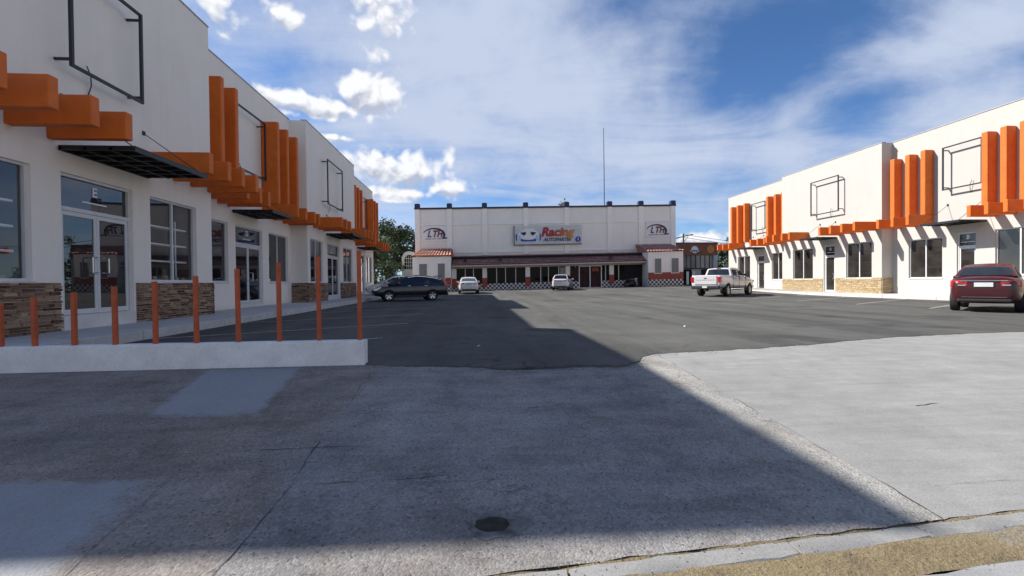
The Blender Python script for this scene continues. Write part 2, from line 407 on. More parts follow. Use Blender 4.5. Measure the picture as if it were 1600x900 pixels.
def line_mat():
    m, nt, b = new_mat('worn_line_paint'); v = coords(nt)
    n = noise_tex(nt, v, 9, 6, 0.7)
    nt.links.new(ramp(nt, n, [(0.38, (0.14, 0.14, 0.135)), (0.52, (0.40, 0.40, 0.38))]), b.inputs['Base Color']); b.inputs['Roughness'].default_value = 0.85
    return m
M['line'] = line_mat()

def leaf_mat(name, stops):
    m, nt, b = new_mat(name)
    a = nt.nodes.new('ShaderNodeAttribute'); a.attribute_name = 'tone'
    nt.links.new(ramp(nt, a.outputs['Fac'], stops), b.inputs['Base Color'])
    b.inputs['Roughness'].default_value = 0.6; b.inputs['Specular IOR Level'].default_value = 0.3
    try: b.inputs['Subsurface Weight'].default_value = 0.0
    except Exception: pass
    return m
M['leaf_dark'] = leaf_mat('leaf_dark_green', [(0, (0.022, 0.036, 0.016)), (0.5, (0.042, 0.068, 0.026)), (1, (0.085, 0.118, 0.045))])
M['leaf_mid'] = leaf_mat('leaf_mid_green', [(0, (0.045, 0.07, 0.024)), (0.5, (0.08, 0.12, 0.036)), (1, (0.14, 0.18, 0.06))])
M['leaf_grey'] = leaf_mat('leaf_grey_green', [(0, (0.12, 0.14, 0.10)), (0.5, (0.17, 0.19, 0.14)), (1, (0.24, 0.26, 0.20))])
M['bark'] = plain('bark', (0.09, 0.065, 0.05), 0.9, var=0.35, scale=8)

# ------------------------------------------------------------------ ground
def sstep(t): t = max(0.0, min(1.0, t)); return t*t*(3-2*t)
def gz(x, y):                       # parking lot height
    return sstep((y-27)/22.0) * (0.17 + 0.36*max(0.0, min(1.0, (x+7)/28.0)))
APY0, APZ0 = 2.12, -0.285
def ky(x): return 2.13 + 0.098*max(-10.0, min(6.0, x)) + 0.03*max(0.0, x-6.0)      # kerb line, slightly askew
def az(x, y):                       # driveway apron height, falling to the street
    t = (6.2 - y)/(6.2-ky(x))
    return -0.28*max(0.0, min(1.08, t))**1.05

def sheet(name, xs, ys, hf, mat, off=0.0, inside=None):
    mb = MB(); idx = {}
    for j, y in enumerate(ys):
        for i, x in enumerate(xs):
            idx[i, j] = len(mb.v); mb.v.append((x, y, hf(x, y)+off))
    for j in range(len(ys)-1):
        for i in range(len(xs)-1):
            if inside and not inside((xs[i]+xs[i+1])/2, (ys[j]+ys[j+1])/2): continue
            mb.f.append([idx[i,j], idx[i+1,j], idx[i+1,j+1], idx[i,j+1]]); mb.tone.append(0.5); mb.mi.append(0)
    return struct(mb.build(name, mat, smooth=40, recalc=False))

def frange(a, b, n): return [a+(b-a)*i/n for i in range(n+1)]
def terr(x, y):
    if y < 2.0: return -0.42
    if y < 6.5: return -0.42 + (y-2.0)/4.5*0.30
    return gz(x, y)-0.12
sheet('ground', [-900,-300,-120,-60,-30,-15,-8,0,8,16,24,32,45,70,120,300,900], [-600,-150,-40,-10,2.0,6.5,12,20,26,30,34,38,42,46,50,60,90,160,400,1500], terr, M['ground'])

# asphalt lot: ragged near edge, then a height grid out to the store
edge = [(-14,6.42),(-7,6.42),(-1.6,6.40),(-1.48,6.26),(-0.9,6.14),(-0.39,6.05),(0.1,5.93),(0.45,5.80),(0.69,5.83),(1.2,5.88),(1.97,5.87),(2.2,6.08),(2.38,6.45),(2.73,6.69),(3.4,6.80),(4.1,6.93),(4.8,7.08),(5.46,7.17),(6.6,7.62),(7.84,7.95),(9.5,8.22),(11.08,8.41),(14,8.8),(22.9,9.6),(40,11)]
def edge_y(x):
    for (xa, ya), (xb, yb) in zip(edge, edge[1:]):
        if xa <= x <= xb: return ya + (yb-ya)*(x-xa)/(xb-xa) + 0.06*noise.noise(Vector((x*3.0, 1.7, 0))) + 0.035*noise.noise(Vector((x*11.0, 4.7, 0))) + 0.02*noise.noise(Vector((x*31.0, 4.7, 3)))
    return edge[-1][1]
def lot():
    mb = MB()
    xs = frange(-14, -2, 24) + frange(-2, 12, 420)[1:] + frange(12, 40, 56)[1:]
    ys_far = [12, 16, 20, 24, 27, 30, 33, 36, 39, 42, 45, 48, 52, 60, 72]
    rows = [[(x, edge_y(x), gz(x, 6)-0.03) for x in xs], [(x, edge_y(x), gz(x, 6)+0.006) for x in xs], [(x, edge_y(x)+0.03, gz(x, 6)+0.012) for x in xs], [(x, max(10.0, edge_y(x)+0.5) if x < 12 else edge_y(x)+0.4, 0.012) for x in xs]]
    for y in ys_far: rows.append([(x, y, gz(x, y)+0.012) for x in xs])
    n = len(xs)
    vs = [p for r in rows for p in r]; fs = []
    for j in range(len(rows)-1):
        for i in range(n-1): fs.append((j*n+i, j*n+i+1, (j+1)*n+i+1, (j+1)*n+i))
    mb.add(vs, fs)
    return struct(mb.build('parking_lot', M['asphalt'], smooth=30, recalc=False))
lot()

# driveway apron: rough old slab left of the seam, pale new slab right of it
def seam_x(y): return 2.62 + (2.66-2.62)*(6.3-y)/4.0 + 0.012*noise.noise(Vector((0, y*4, 3)))
def apron(name, x_of_s, mat, nx, y1=9.3):
    mb = MB(); ny = 60
    ys = frange(0.0, 1.0, ny) + frange(6.2, y1, 8)[1:]
    vs = []
    for k, yy in enumerate(ys):
        for i in range(nx+1):
            x = x_of_s(i/nx, yy if yy > 1.5 else 2.2+4.0*yy); y = yy
            if k <= ny: y0 = ky(x)+0.004+0.016*noise.noise(Vector((x*6, 2, 8)))+0.008*noise.noise(Vector((x*25, 2, 8))); y = y0+(6.2-y0)*yy
            vs.append((x, y, az(x, y)))
    n = nx+1; fs = [(j*n+i, j*n+i+1, (j+1)*n+i+1, (j+1)*n+i) for j in range(len(ys)-1) for i in range(nx)]
    mb.add(vs, fs)
    return struct(mb.build(name, mat, smooth=30, recalc=False))
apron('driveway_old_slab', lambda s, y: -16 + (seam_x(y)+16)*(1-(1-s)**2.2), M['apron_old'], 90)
apron('driveway_new_slab', lambda s, y: seam_x(y) + (34-seam_x(y))*s**2.2, M['apron_new'], 110, 12.5)
def crack(pts, w, seed):
    mb = MB(); rnd = random.Random(seed); P = []
    for (xa, ya), (xb, yb) in zip(pts, pts[1:]):
        k = max(2, int(math.hypot(xb-xa, yb-ya)/0.06))
        for i in range(k): P.append((xa+(xb-xa)*i/k, ya+(yb-ya)*i/k))
    P.append(pts[-1]); L = []
    for i, (x, y) in enumerate(P):
        o = 0.03*noise.noise(Vector((x*2+seed, y*2, 0)))+0.018*noise.noise(Vector((x*14, y*14, seed)))
        ww = w*max(0.06, 0.25+1.1*noise.noise(Vector((x*4, y*4, seed+5))))
        L.append((x+o, y+o, ww))
    horizontal = abs(pts[-1][0]-pts[0][0]) > abs(pts[-1][1]-pts[0][1])
    for (x0, y0, w0), (x1, y1, w1) in zip(L, L[1:]):
        if horizontal: mb.quad((x0, y0-w0, az(x0,y0)+0.003), (x1, y1-w1, az(x1,y1)+0.003), (x1, y1+w1, az(x1,y1)+0.003), (x0, y0+w0, az(x0,y0)+0.003))
        else: mb.quad((x0-w0, y0, az(x0,y0)+0.003), (x0+w0, y0, az(x0,y0)+0.003), (x1+w1, y1, az(x1,y1)+0.003), (x1-w1, y1, az(x1,y1)+0.003))
    return struct(mb.build('slab_crack', M['crackfill'], recalc=False))
M['stain'] = plain('stained_concrete', (0.155, 0.145, 0.135), 0.95, var=0.5, scale=14, bmp=0.8, bscale=50)
M['hole'] = plain('hole_dirt', (0.030, 0.026, 0.020), 0.95, var=0.7, scale=18, bmp=0.8, bscale=40)
M['crackfill'] = plain('crack_dark', (0.045, 0.04, 0.038), 0.95, var=0.3)
crack([(2.62,6.35),(2.63,5.2),(2.645,4.2),(2.655,3.2),(2.67,2.42)], 0.006, 12)
crack([(-1.34,5.75),(-1.28,4.6),(-1.25,3.6),(-1.23,2.9),(-1.26,2.1)], 0.007, 1)
crack([(0.15,5.72),(0.9,5.62),(1.6,5.58),(2.5,5.45)], 0.010, 2)
crack([(-3.2,3.55),(-2.2,3.6),(-1.1,3.62),(-0.3,3.55)], 0.005, 3)
crack([(-1.2,3.05),(-0.5,3.08),(0.1,3.15)], 0.005, 4)
crack([(2.95,2.72),(3.5,2.78),(3.9,2.74)], 0.004, 6)
crack([(2.9,5.9),(4.2,6.1),(5.1,6.0)], 0.004, 8)
crack([(4.3,4.15),(4.62,4.22)], 0.012, 9)
# smoother patches trowelled into the old slab
def patch(q, name='concrete_patch'):
    mb = MB(); n = 24; vs = []
    for j in range(n+1):
        for i in range(n+1):
            s, t = i/n, j/n
            x = (q[0][0]*(1-s)+q[1][0]*s)*(1-t) + (q[3][0]*(1-s)+q[2][0]*s)*t
            y = (q[0][1]*(1-s)+q[1][1]*s)*(1-t) + (q[3][1]*(1-s)+q[2][1]*s)*t
            if i in (0, n) or j in (0, n): x += 0.03*noise.noise(Vector((x*3, y*3, 1))); y += 0.02*noise.noise(Vector((x*3, y*3, 9)))
            vs.append((x, y, az(x, y)+0.0018))
    m = n+1
    mb.add(vs, [(j*m+i, j*m+i+1, (j+1)*m+i+1, (j+1)*m+i) for j in range(n) for i in range(n)])
    o = mb.build(name, M['patch'], smooth=30, recalc=False)
    at = o.data.attributes.new('edge', 'FLOAT', 'POINT'); L = 1.0
    at.data.foreach_set('value', [min(i/n, 1-i/n, j/n, 1-j/n)*1.2 for j in range(n+1) for i in range(n+1)])
    return struct(o)
patch([(-3.10,4.38),(-2.00,4.32),(-2.30,6.29),(-3.57,6.30)])
patch([(-4.6,2.02),(-1.90,2.0),(-2.08,3.24),(-4.9,3.36)])

# kerb stones at the street: line runs slightly askew
def kerb_run():
    rnd = random.Random(3)
    for k, (xa, xb) in enumerate([(-9,-5.2),(-5.2,-2.4),(-2.4,0.42),(0.42,1.62),(1.62,2.42),(2.42,3.9),(3.9,6.4),(6.4,11),(11,20)]):
        mb = MB(); nn = max(6, int((xb-xa)/0.12)); rings = []
        for i in range(nn+1):
            x = xa+0.008+(xb-xa-0.016)*i/nn
            j = lambda s: 0.014*noise.noise(Vector((x*7, s, 2)))+0.008*noise.noise(Vector((x*23, s, 5)))
            yb = ky(x)-0.010+j(1)*.8; yf = ky(x)-0.140+j(2)*1.3; z = -0.279+0.006*noise.noise(Vector((x*5, 8, 0)))
            if i in (0, nn): yb -= 0.008; yf += 0.012
            rings.append([(x,yb,-0.45),(x,yf-0.004,-0.45),(x,yf,z-0.014),(x,yf+0.012,z-0.004+j(4)*0.3),(x,yb-0.012,z),(x,yb,z-0.012)])
        mb.loft(rings)
        struct(mb.build('kerb_stone' if k else 'kerb', M['kerb'], smooth=35))
kerb_run()
def gutter():
    mb = MB(); xs = frange(-10, 24, 260); rows = []
    for t, dz in ((0,0.010),(0.08,0.011),(0.2,-0.008),(0.38,0.010),(0.5,0.012),(0.65,0.004),(0.8,0.007),(1,-0.010)):
        rows.append([(x, ky(x)+0.03-t*(0.40+0.05*noise.noise(Vector((x*2,3,1)))), -0.296+dz+0.010*noise.noise(Vector((x*4,t*3,0)))+0.008*noise.noise(Vector((x*17,t*9,4)))) for x in xs])
    n = len(xs); vs = [p for r in rows for p in r]
    mb.add(vs, [(j*n+i, j*n+i+1, (j+1)*n+i+1, (j+1)*n+i) for j in range(len(rows)-1) for i in range(n-1)])
    struct(mb.build('gutter', M['dirt'], smooth=50, recalc=False))
gutter()
def road():
    mb = MB(); xs = frange(-60, -10, 20)+frange(-10, 24, 170)[1:]+frange(24, 120, 20)[1:]
    a = [(x, ky(max(-10,min(24,x)))-0.335+0.03*noise.noise(Vector((x*3,1,7)))+0.018*noise.noise(Vector((x*15,1,7))), -0.33) for x in xs]
    b = [(x, y-0.02, -0.300) for x, y, z in a]
    c = [(x, -12, -0.30) for x in xs]
    n = len(xs); mb.add(a+b+c, [(j*n+i, j*n+i+1, (j+1)*n+i+1, (j+1)*n+i) for j in range(2) for i in range(n-1)])
    struct(mb.build('road', M['road'], smooth=40, recalc=False))
road()
# crumbs of asphalt and dirt swept to the joints
def rubble():
    rnd = random.Random(21); mb = MB()
    def stone(x, y, z, r):
        vs = []
        for (a, b, c) in ((1,0,0),(-1,0,0),(0,1,0),(0,-1,0),(0,0,1),(0,0,-.4)):
            k = r*rnd.uniform(.6, 1.2); vs.append((x+a*k, y+b*k*.8, z+c*k*.7))
        mb.add(vs, [(0,2,4),(2,1,4),(1,3,4),(3,0,4),(2,0,5),(1,2,5),(3,1,5),(0,3,5)], rnd.random())
    for i in range(420):
        x = rnd.uniform(-1.5, 6.5) if i % 3 else rnd.uniform(1.6, 3.0); y = edge_y(x)-abs(rnd.gauss(0, .10)); stone(x, y, az(x, y)+.002, rnd.uniform(.003, .012))
    for i in range(900):
        x = rnd.uniform(-2, 5); y = ky(x)+rnd.gauss(0, .02)+(0 if i % 2 else rnd.uniform(-.4, .02)); stone(x, y, -0.279, rnd.uniform(.002, .007))
    for i in range(160):
        x = rnd.uniform(-3, 7); y = rnd.uniform(2.4, 6.2); stone(x, y, az(x, y)+.001, rnd.uniform(.002, .006))
    o = mb.build('gravel', M['rubble'], recalc=False); o['kind'] = 'stuff'
M['rubble'] = plain('rubble_mix', (0.16, 0.145, 0.125), 0.95, var=0.5, scale=30)
rubble()
def scrap(x, y, r, seed, label):
    rnd = random.Random(seed); mb = MB(); z = gz(x, y)+0.014
    p = [(x+r*math.cos(a)*rnd.uniform(.6,1), y+r*math.sin(a)*rnd.uniform(.5,1), z+rnd.uniform(0,.03)) for a in (0.2, 1.3, 2.4, 3.5, 4.6, 5.5)]
    c = (x, y, z+.025); mb.add(p+[c], [(i, (i+1) % 6, 6) for i in range(6)])
    tag(mb.build('paper_scrap', M['paper'], recalc=False), label, 'litter', 'paper litter on the asphalt')
M['paper'] = plain('paper_white', (0.75, 0.75, 0.74), 0.8, var=0.1)
scrap(0.02, 7.75, 0.055, 1, 'small crumpled white paper scrap on the shaded asphalt behind the driveway')
scrap(4.9, 10.4, 0.05, 2, 'small white paper scrap on the sunlit asphalt')
# shallow hole in the driveway with dirt in it
def drain():
    t = thing('drain_hole', 'small dark round hole in the concrete driveway near the street', 'hole', (0.07, 2.53, az(0,2.53)))
    mb = MB(); n = 26; rr = []
    for r, dz in ((0.105, 0.003), (0.095, 0.005), (0.07, 0.004), (0.04, 0.004)):
        rr.append([(0.07+r*(1+0.6*noise.noise(Vector((math.cos(2*PI*k/n)*1.3, math.sin(2*PI*k/n)*1.3, 3))))*math.cos(2*PI*k/n), 2.53+0.66*r*math.sin(2*PI*k/n)*(1+0.12*noise.noise(Vector((k*0.4, 1, 3)))), az(0, 2.53+0.66*r*math.sin(2*PI*k/n))+dz) for k in range(n)])
    mb.loft(rr, cap=False)
    n0 = len(mb.v); mb.f.append(list(range(n0-n, n0))); mb.tone.append(0.5); mb.mi.append(0)
    mb.build('rim', M['hole'], t, smooth=60)
drain()
mb = MB(); n = 40
for r0_, r1_ in ((0.0, 0.17),):
    pts = []
    for k in range(n):
        a = 2*PI*k/n; r = r1_*(1+0.5*noise.noise(Vector((math.cos(a)*1.6, math.sin(a)*1.6, 11)))+0.25*noise.noise(Vector((math.cos(a)*6, math.sin(a)*6, 2))))
        x = 0.10+r*math.cos(a); y = 2.50+0.6*r*math.sin(a); pts.append((x, y, az(x, y)+0.0022))
    mb.add(pts, [tuple(range(n))])
struct(mb.build('oil_stain', M['stain'], recalc=False))

# sidewalks with kerb faces, and worn parking lines
def walk(x0, x1, y0, y1, name, z=0.2, mat='sidewalk'):
    mb = MB(); n = max(1, int((y1-y0)/1.5))
    for i in range(n):
        a = y0+(y1-y0)*i/n; b = y0+(y1-y0)*(i+1)/n
        mb.box(x0, x1, a+0.006, b-0.006, -0.1, z+gz((x0+x1)/2, (a+b)/2)*0.6)
    return struct(mb.build(name, M[mat], bevel=0.012))
walk(-9.4, -6.75, 6.75, 43.0, 'sidewalk')
walk(22.85, 25.45, 7.5, 45.0, 'sidewalk')
def pline(p, q, w=0.1):
    mb = MB(); (x0,y0),(x1,y1) = p,q; L = math.hypot(x1-x0,y1-y0); nx, ny = -(y1-y0)/L*w/2, (x1-x0)/L*w/2; k = 8
    for i in range(k):
        a = i/k; b = (i+1)/k
        ax, ay, bx, by = x0+(x1-x0)*a, y0+(y1-y0)*a, x0+(x1-x0)*b, y0+(y1-y0)*b
        mb.quad(*[(x, y, gz(x, y)+0.017) for x, y in ((ax-nx,ay-ny),(bx-nx,by-ny),(bx+nx,by+ny),(ax+nx,ay+ny))])
    struct(mb.build('parking_line', M['line'], recalc=False))
for ye in (9.3, 12.6, 16.4, 20.4, 24.6, 28.8, 33.0, 37.2):
    pline((-6.7, ye-2.75), (-1.9, ye))
for yb in (11.9, 15.2, 18.4, 22.0, 25.8, 29.6, 33.4):
    pline((16.3, yb), (22.8, yb+4.1))

# ------------------------------------------------------------------ the two shop rows
BH = 9.36
def fbox(mb, s, xw, y0, y1, z0, z1, w0, w1, tone=0.5):
    mb.box(xw+s*w0, xw+s*w1, y0, y1, z0, z1, tone)
def panel(mb, s, xw, y0, y1, z0, z1, ops, depth=0.16):
    ys = sorted({y0, y1, *[o[0] for o in ops], *[o[1] for o in ops]})
    for a, b in zip(ys, ys[1:]):
        zs = sorted([z0, z1] + [z for o in ops if o[0] <= a+1e-6 and o[1] >= b-1e-6 for z in (o[2], o[3])])
        inside = [o for o in ops if o[0] <= a+1e-6 and o[1] >= b-1e-6]
        for c, d in zip(zs, zs[1:]):
            if any(o[2] <= c+1e-6 and o[3] >= d-1e-6 for o in inside) or d-c < 1e-6: continue
            mb.quad((xw,a,c),(xw,b,c),(xw,b,d),(xw,a,d))
    for (a, b, c, d) in ops:
        xi = xw-s*depth
        mb.quad((xw,a,c),(xi,a,c),(xi,a,d),(xw,a,d)); mb.quad((xw,b,c),(xi,b,c),(xi,b,d),(xw,b,d))
        mb.quad((xw,a,d),(xi,a,d),(xi,b,d),(xw,b,d)); mb.quad((xw,a,c),(xi,a,c),(xi,b,c),(xw,b,c))
def stones(mb, P, u0, u1, v0, v1, rnd, rh=(0.055, 0.12), ln=(0.16, 0.55), d0=0.02, d1=0.065):
    v = v0
    while v < v1-0.02:
        h = min(rnd.uniform(*rh), v1-v)
        if v1-(v+h) < 0.04: h = v1-v
        u = u0
        while u < u1-0.02:
            l = min(rnd.uniform(*ln), u1-u)
            if u1-(u+l) < 0.08: l = u1-u
            d = rnd.uniform(d0, d1); g = 0.004; c = 0.012
            q = [P(u+g,v+g,0), P(u+l-g,v+g,0), P(u+l-g,v+h-g,0), P(u+g,v+h-g,0), P(u+g+c,v+g+c*0.6,d+rnd.uniform(-.006,.006)), P(u+l-g-c,v+g+c*0.6,d+rnd.uniform(-.006,.006)), P(u+l-g-c,v+h-g-c*0.6,d+rnd.uniform(-.006,.006)), P(u+g+c,v+h-g-c*0.6,d)]
            mb.add(q, [(4,5,6,7),(0,1,5,4),(1,2,6,5),(2,3,7,6),(3,0,4,7)], rnd.random())
            u += l
        v += h

def make_window(root, s, xw, y0, y1, z0, z1, gm, mull=None, fr=0.05, inside=False):
    mb = MB(); w0, w1 = -0.14, -0.07
    fbox(mb, s, xw, y0, y0+fr, z0, z1, w0, w1); fbox(mb, s, xw, y1-fr, y1, z0, z1, w0, w1)
    fbox(mb, s, xw, y0+fr, y1-fr, z0, z0+fr, w0, w1); fbox(mb, s, xw, y0+fr, y1-fr, z1-fr, z1, w0, w1)
    if mull: fbox(mb, s, xw, mull-0.03, mull+0.03, z0+fr, z1-fr, w0+0.01, w1-0.003)
    wo = mb.build('window', M['alu'], root)
    edges = [y0+fr, mull-0.03, mull+0.03, y1-fr] if mull else [y0+fr, y1-fr]
    mb = MB()
    for a, b in zip(edges[::2], edges[1::2]):
        if inside: xg = xw-s*0.12; mb.quad((xg,a,z0+fr),(xg,b,z0+fr),(xg,b,z1-fr),(xg,a,z1-fr))
        else: fbox(mb, s, xw, a, b, z0+fr, z1-fr, -0.125, -0.115)
    mb.build('pane', gm, wo)
    mb = MB(); fbox(mb, s, xw, y0-0.03, y1+0.03, z0-0.05, z0-0.004, -0.06, 0.035)
    mb.build('sill', M['plinth'], wo)
    if inside:
        mb = MB(); xa, xb = xw-s*0.165, xw-s*2.2; za, zz = z0-0.05, z1+0.3; a, b = y0-0.1, y1+0.1
        mb.quad((xa,a,za),(xb,a,za),(xb,a,zz),(xa,a,zz)); mb.quad((xa,b,za),(xb,b,za),(xb,b,zz),(xa,b,zz)); mb.quad((xb,a,za),(xb,b,za),(xb,b,zz),(xb,a,zz)); mb.quad((xa,a,za),(xb,a,za),(xb,b,za),(xa,b,za)); mb.quad((xa,a,zz),(xb,a,zz),(xb,b,zz),(xa,b,zz))
        mb.build('interior', M['shop_inside'], wo, recalc=False)
        for k, z in enumerate((z0+0.55, z0+1.02, z0+1.5)):
            mb = MB(); fbox(mb, s, xw, y0+0.07, y1-0.07, z, z+0.045, -0.55, -0.255); mb.build('shelf', M['letter'], wo)
        for yy in (y0+0.3, (y0+y1)/2+0.35):
            mb = MB(); fbox(mb, s, xw, yy, yy+0.03, z0, z1-0.5, -0.25, -0.22); mb.build('shelf_post', M['letter'], wo)
        rnd = random.Random(int(y0*10)); yy = y0+0.1
        while yy < y1-0.3:
            w = rnd.uniform(.1, .2); h = rnd.uniform(.1, .2); mb = MB(); fbox(mb, s, xw, yy, yy+w, z0+.01, z0+h, -0.4, -0.22, rnd.random()); mb.build('carton', M['carton'], wo); yy += w+rnd.uniform(.02, .2)
def make_door(root, s, xw, y0, y1, zb, zt, z1, gm, leaves, letter, step):
    fr = 0.06; mb = MB(); w0, w1 = -0.15, -0.06
    fbox(mb, s, xw, y0, y0+fr, zb, z1, w0, w1); fbox(mb, s, xw, y1-fr, y1, zb, z1, w0, w1)
    fbox(mb, s, xw, y0+fr, y1-fr, z1-fr, z1, w0, w1); fbox(mb, s, xw, y0+fr, y1-fr, zt-0.03, zt+0.05, w0, w1)
    d = mb.build('door', M['alu'], root)
    mb = MB(); fbox(mb, s, xw, y0+fr, y1-fr, zt+0.05, z1-fr, -0.13, -0.12); mb.build('transom_pane', gm, d)
    ys = frange(y0+fr, y1-fr, leaves)
    for k, (a, b) in enumerate(zip(ys, ys[1:])):
        mb = MB(); st = 0.075
        fbox(mb, s, xw, a+.004, a+st, zb+.01, zt-.035, -0.135, -0.085); fbox(mb, s, xw, b-st, b-.004, zb+.01, zt-.035, -0.135, -0.085)
        fbox(mb, s, xw, a+st, b-st, zb+.01, zb+.12, -0.135, -0.085); fbox(mb, s, xw, a+st, b-st, zt-.125, zt-.035, -0.135, -0.085)
        mb.build('leaf_frame', M['alu'], d)
        mb = MB(); fbox(mb, s, xw, a+st, b-st, zb+.12, zt-.125, -0.115, -0.105); mb.build('pane', gm, d)
        hy = (b-0.11 if k == 0 else a+0.11) if leaves == 2 else (a+0.12)
        hm = MB(); o = 0.11 if (k == 0) else -0.11
        if leaves == 1: o = 0.09
        x0 = xw-s*0.085; x1 = xw+s*0.0; zc = zb+1.08
        hm.tube([(x0,hy,zc-.17),(x1,hy,zc-.17),(x1,hy-o,zc-.17),(x1,hy-o,zc+.17),(x1,hy,zc+.17),(x0,hy,zc+.17)], 0.014, 6)
        hm.build('handle', M['steel'], d, smooth=50)
    if letter:
        yc = (y0+y1)/2
        text_mesh('unit_letter', letter, 0.30, M['letter'], d, (xw-s*0.112, yc, zt+0.47), (0, s, 0), (0, 0, 1), extrude=0.002, bold=0.006)
        mb = MB(); fbox(mb, s, xw, yc-0.33, yc+0.33, zt+0.215, zt+0.245, -0.118, -0.112); mb.build('caption_line', M['letter'], d)
    if step:
        mb = MB(); fbox(mb, s, xw, y0-0.02, y1+0.02, 0.15, zb-0.004, -0.15, 0.03); mb.build('threshold', M['plinth'], d)

def sign_frame(root, s, xw, y0, y1, z0, z1, off=0.33):
    mb = MB(); r = 0.03; x = off
    for a, b in ((y0-r, y0+r), (y1-r, y1+r)): fbox(mb, s, xw, a, b, z0-r, z1+r, x-r, x+r)
    for c, d in ((z0-r, z0+r), (z1-r, z1+r)): fbox(mb, s, xw, y0+r, y1-r, c, d, x-r+.002, x+r-.002)
    for yy in (y0, y1):
        for zz in (z0+0.12, z1-0.12):
            fbox(mb, s, xw, yy-r*.8, yy+r*.8, zz-r*.8, zz+r*.8, 0.0, x-r)
    mb.build('sign_frame', M['black_metal'], root)
    mb = MB(); yc = y0+(y1-y0)*0.4; X = lambda w: xw+s*w
    mb.tube([(X(0.0),yc,z0-0.35),(X(0.08),yc,z0-0.1),(X(0.10),yc-.03,z0+0.1),(X(0.06),yc-.08,z0+0.3)], 0.012, 5)
    mb.build('cable', M['plastic'], root)
def canopy(root, s, xw, y0, y1, w=1.5):
    mb = MB(); z = 3.98
    fbox(mb, s, xw, y0, y1, z, z+0.02, 0.02, w)
    for yy in frange(y0, y1-0.06, 6): fbox(mb, s, xw, yy, yy+0.05, z-0.075, z-0.002, 0.03, w-0.05)
    for ww in (0.02, 0.5, 1.0, w-0.05): fbox(mb, s, xw, y0, y1, z-0.085, z-0.004, ww, ww+0.05)
    c = mb.build('door_canopy', M['black_metal'], root)
    for yy in (y0+0.12, y1-0.12):
        mb = MB(); mb.tube([(xw+s*(w-.1), yy, z+.02), (xw, yy, z+1.05)], 0.011, 5)
        fbox(mb, s, xw, yy-.04, yy+.04, z+1.0, z+1.1, 0.0, 0.03)
        mb.build('stay_rod', M['black_metal'], c)

def beam(root, s, xw, y, w=0.19, p=1.5, z0=4.07, z1=4.62):
    mb = MB(); fbox(mb, s, xw, y-w, y, z0, z1, 0.0, p); mb.build('beam', M['orange'], root, bevel=0.02)
def fin(root, s, xw, y, w=0.22, p=0.72):
    mb = MB(); fbox(mb, s, xw, y-w+.002, y-.002, 4.624, 8.22, 0.0, p); mb.build('fin', M['orange'], root, bevel=0.045)

def shop_row(name, label, s, sections, gm, wall_mat, stone_mat, xback, loc):
    root = thing(name, label, 'building', loc)
    mb = MB(); rnd = random.Random(11 if s > 0 else 12)
    for (xw, y0, y1, ops, stone) in sections:
        panel(mb, s, xw, y0, y1, -0.1, BH, [(o[1], o[2], o[3], o[4]) for o in ops])
        mb.quad((xw,y0,BH),(xw,y1,BH),(xback,y1,BH),(xback,y0,BH))
        if stone:
            cuts = sorted([(o[1], o[2]) for o in ops if o[0] == 'door'])
            u = y0
            spans = []
            for a, b in cuts: spans.append((u, a-0.06)); u = b+0.06
            spans.append((u, y1))
            kw = dict(rh=(0.04, 0.085), ln=(0.12, 0.42)) if s > 0 else dict(rh=(0.04, 0.07), ln=(0.15, 0.5), d0=0.02, d1=0.042)
            for a, b in spans:
                st = MB(); stones(st, lambda u_, v_, w_: (xw+s*w_, u_, v_), a, b, 0.19, 1.19, rnd, **kw); st.build('stone_cladding', stone_mat, root, recalc=False)
            xr = min((q[0] for q in sections), key=lambda v: s*v)
            for yy, sg in ((y0, -1), (y1, 1)):
                st = MB(); stones(st, lambda u_, v_, w_: (u_, yy+sg*w_, v_), min(xw, xr), max(xw, xr)+(0.05 if s > 0 else 0), 0.19, 1.19, rnd, **kw); st.build('stone_cladding', stone_mat, root, recalc=False)
    for a, b in zip(sections, sections[1:]):
        mb.quad((a[0],a[2],-0.1),(b[0],a[2],-0.1),(b[0],a[2],BH),(a[0],a[2],BH))
    f, l = sections[0], sections[-1]
    mb.quad((f[0],f[1],-0.1),(xback,f[1],-0.1),(xback,f[1],BH),(f[0],f[1],BH))
    mb.quad((l[0],l[2],-0.1),(xback,l[2],-0.1),(xback,l[2],BH),(l[0],l[2],BH))
    mb.quad((xback,f[1],-0.1),(xback,l[2],-0.1),(xback,l[2],BH),(xback,f[1],BH))
    mb.build('wall', wall_mat, root)
    cp = MB()
    for (xw, y0, y1, ops, stone) in sections:
        fbox(cp, s, xw, y0-(0.03 if s*xw > s*l[0]-1e9 else 0), y1+0.03 if False else y1, BH+0.001, BH+0.035, -0.25, 0.03)
    cp.build('coping', M['coping'], root)
    for (xw, y0, y1, ops, stone) in sections:
        for o in ops:
            if o[0] == 'win': make_window(root, s, xw, o[1], o[2], o[3], o[4], M['clear_glass'] if len(o) > 5 else gm, (o[1]+o[2])/2, inside=len(o) > 5)
            else: make_door(root, s, xw, o[1], o[2], o[3], 2.74, o[4], gm, o[5], o[6], True)
    return root

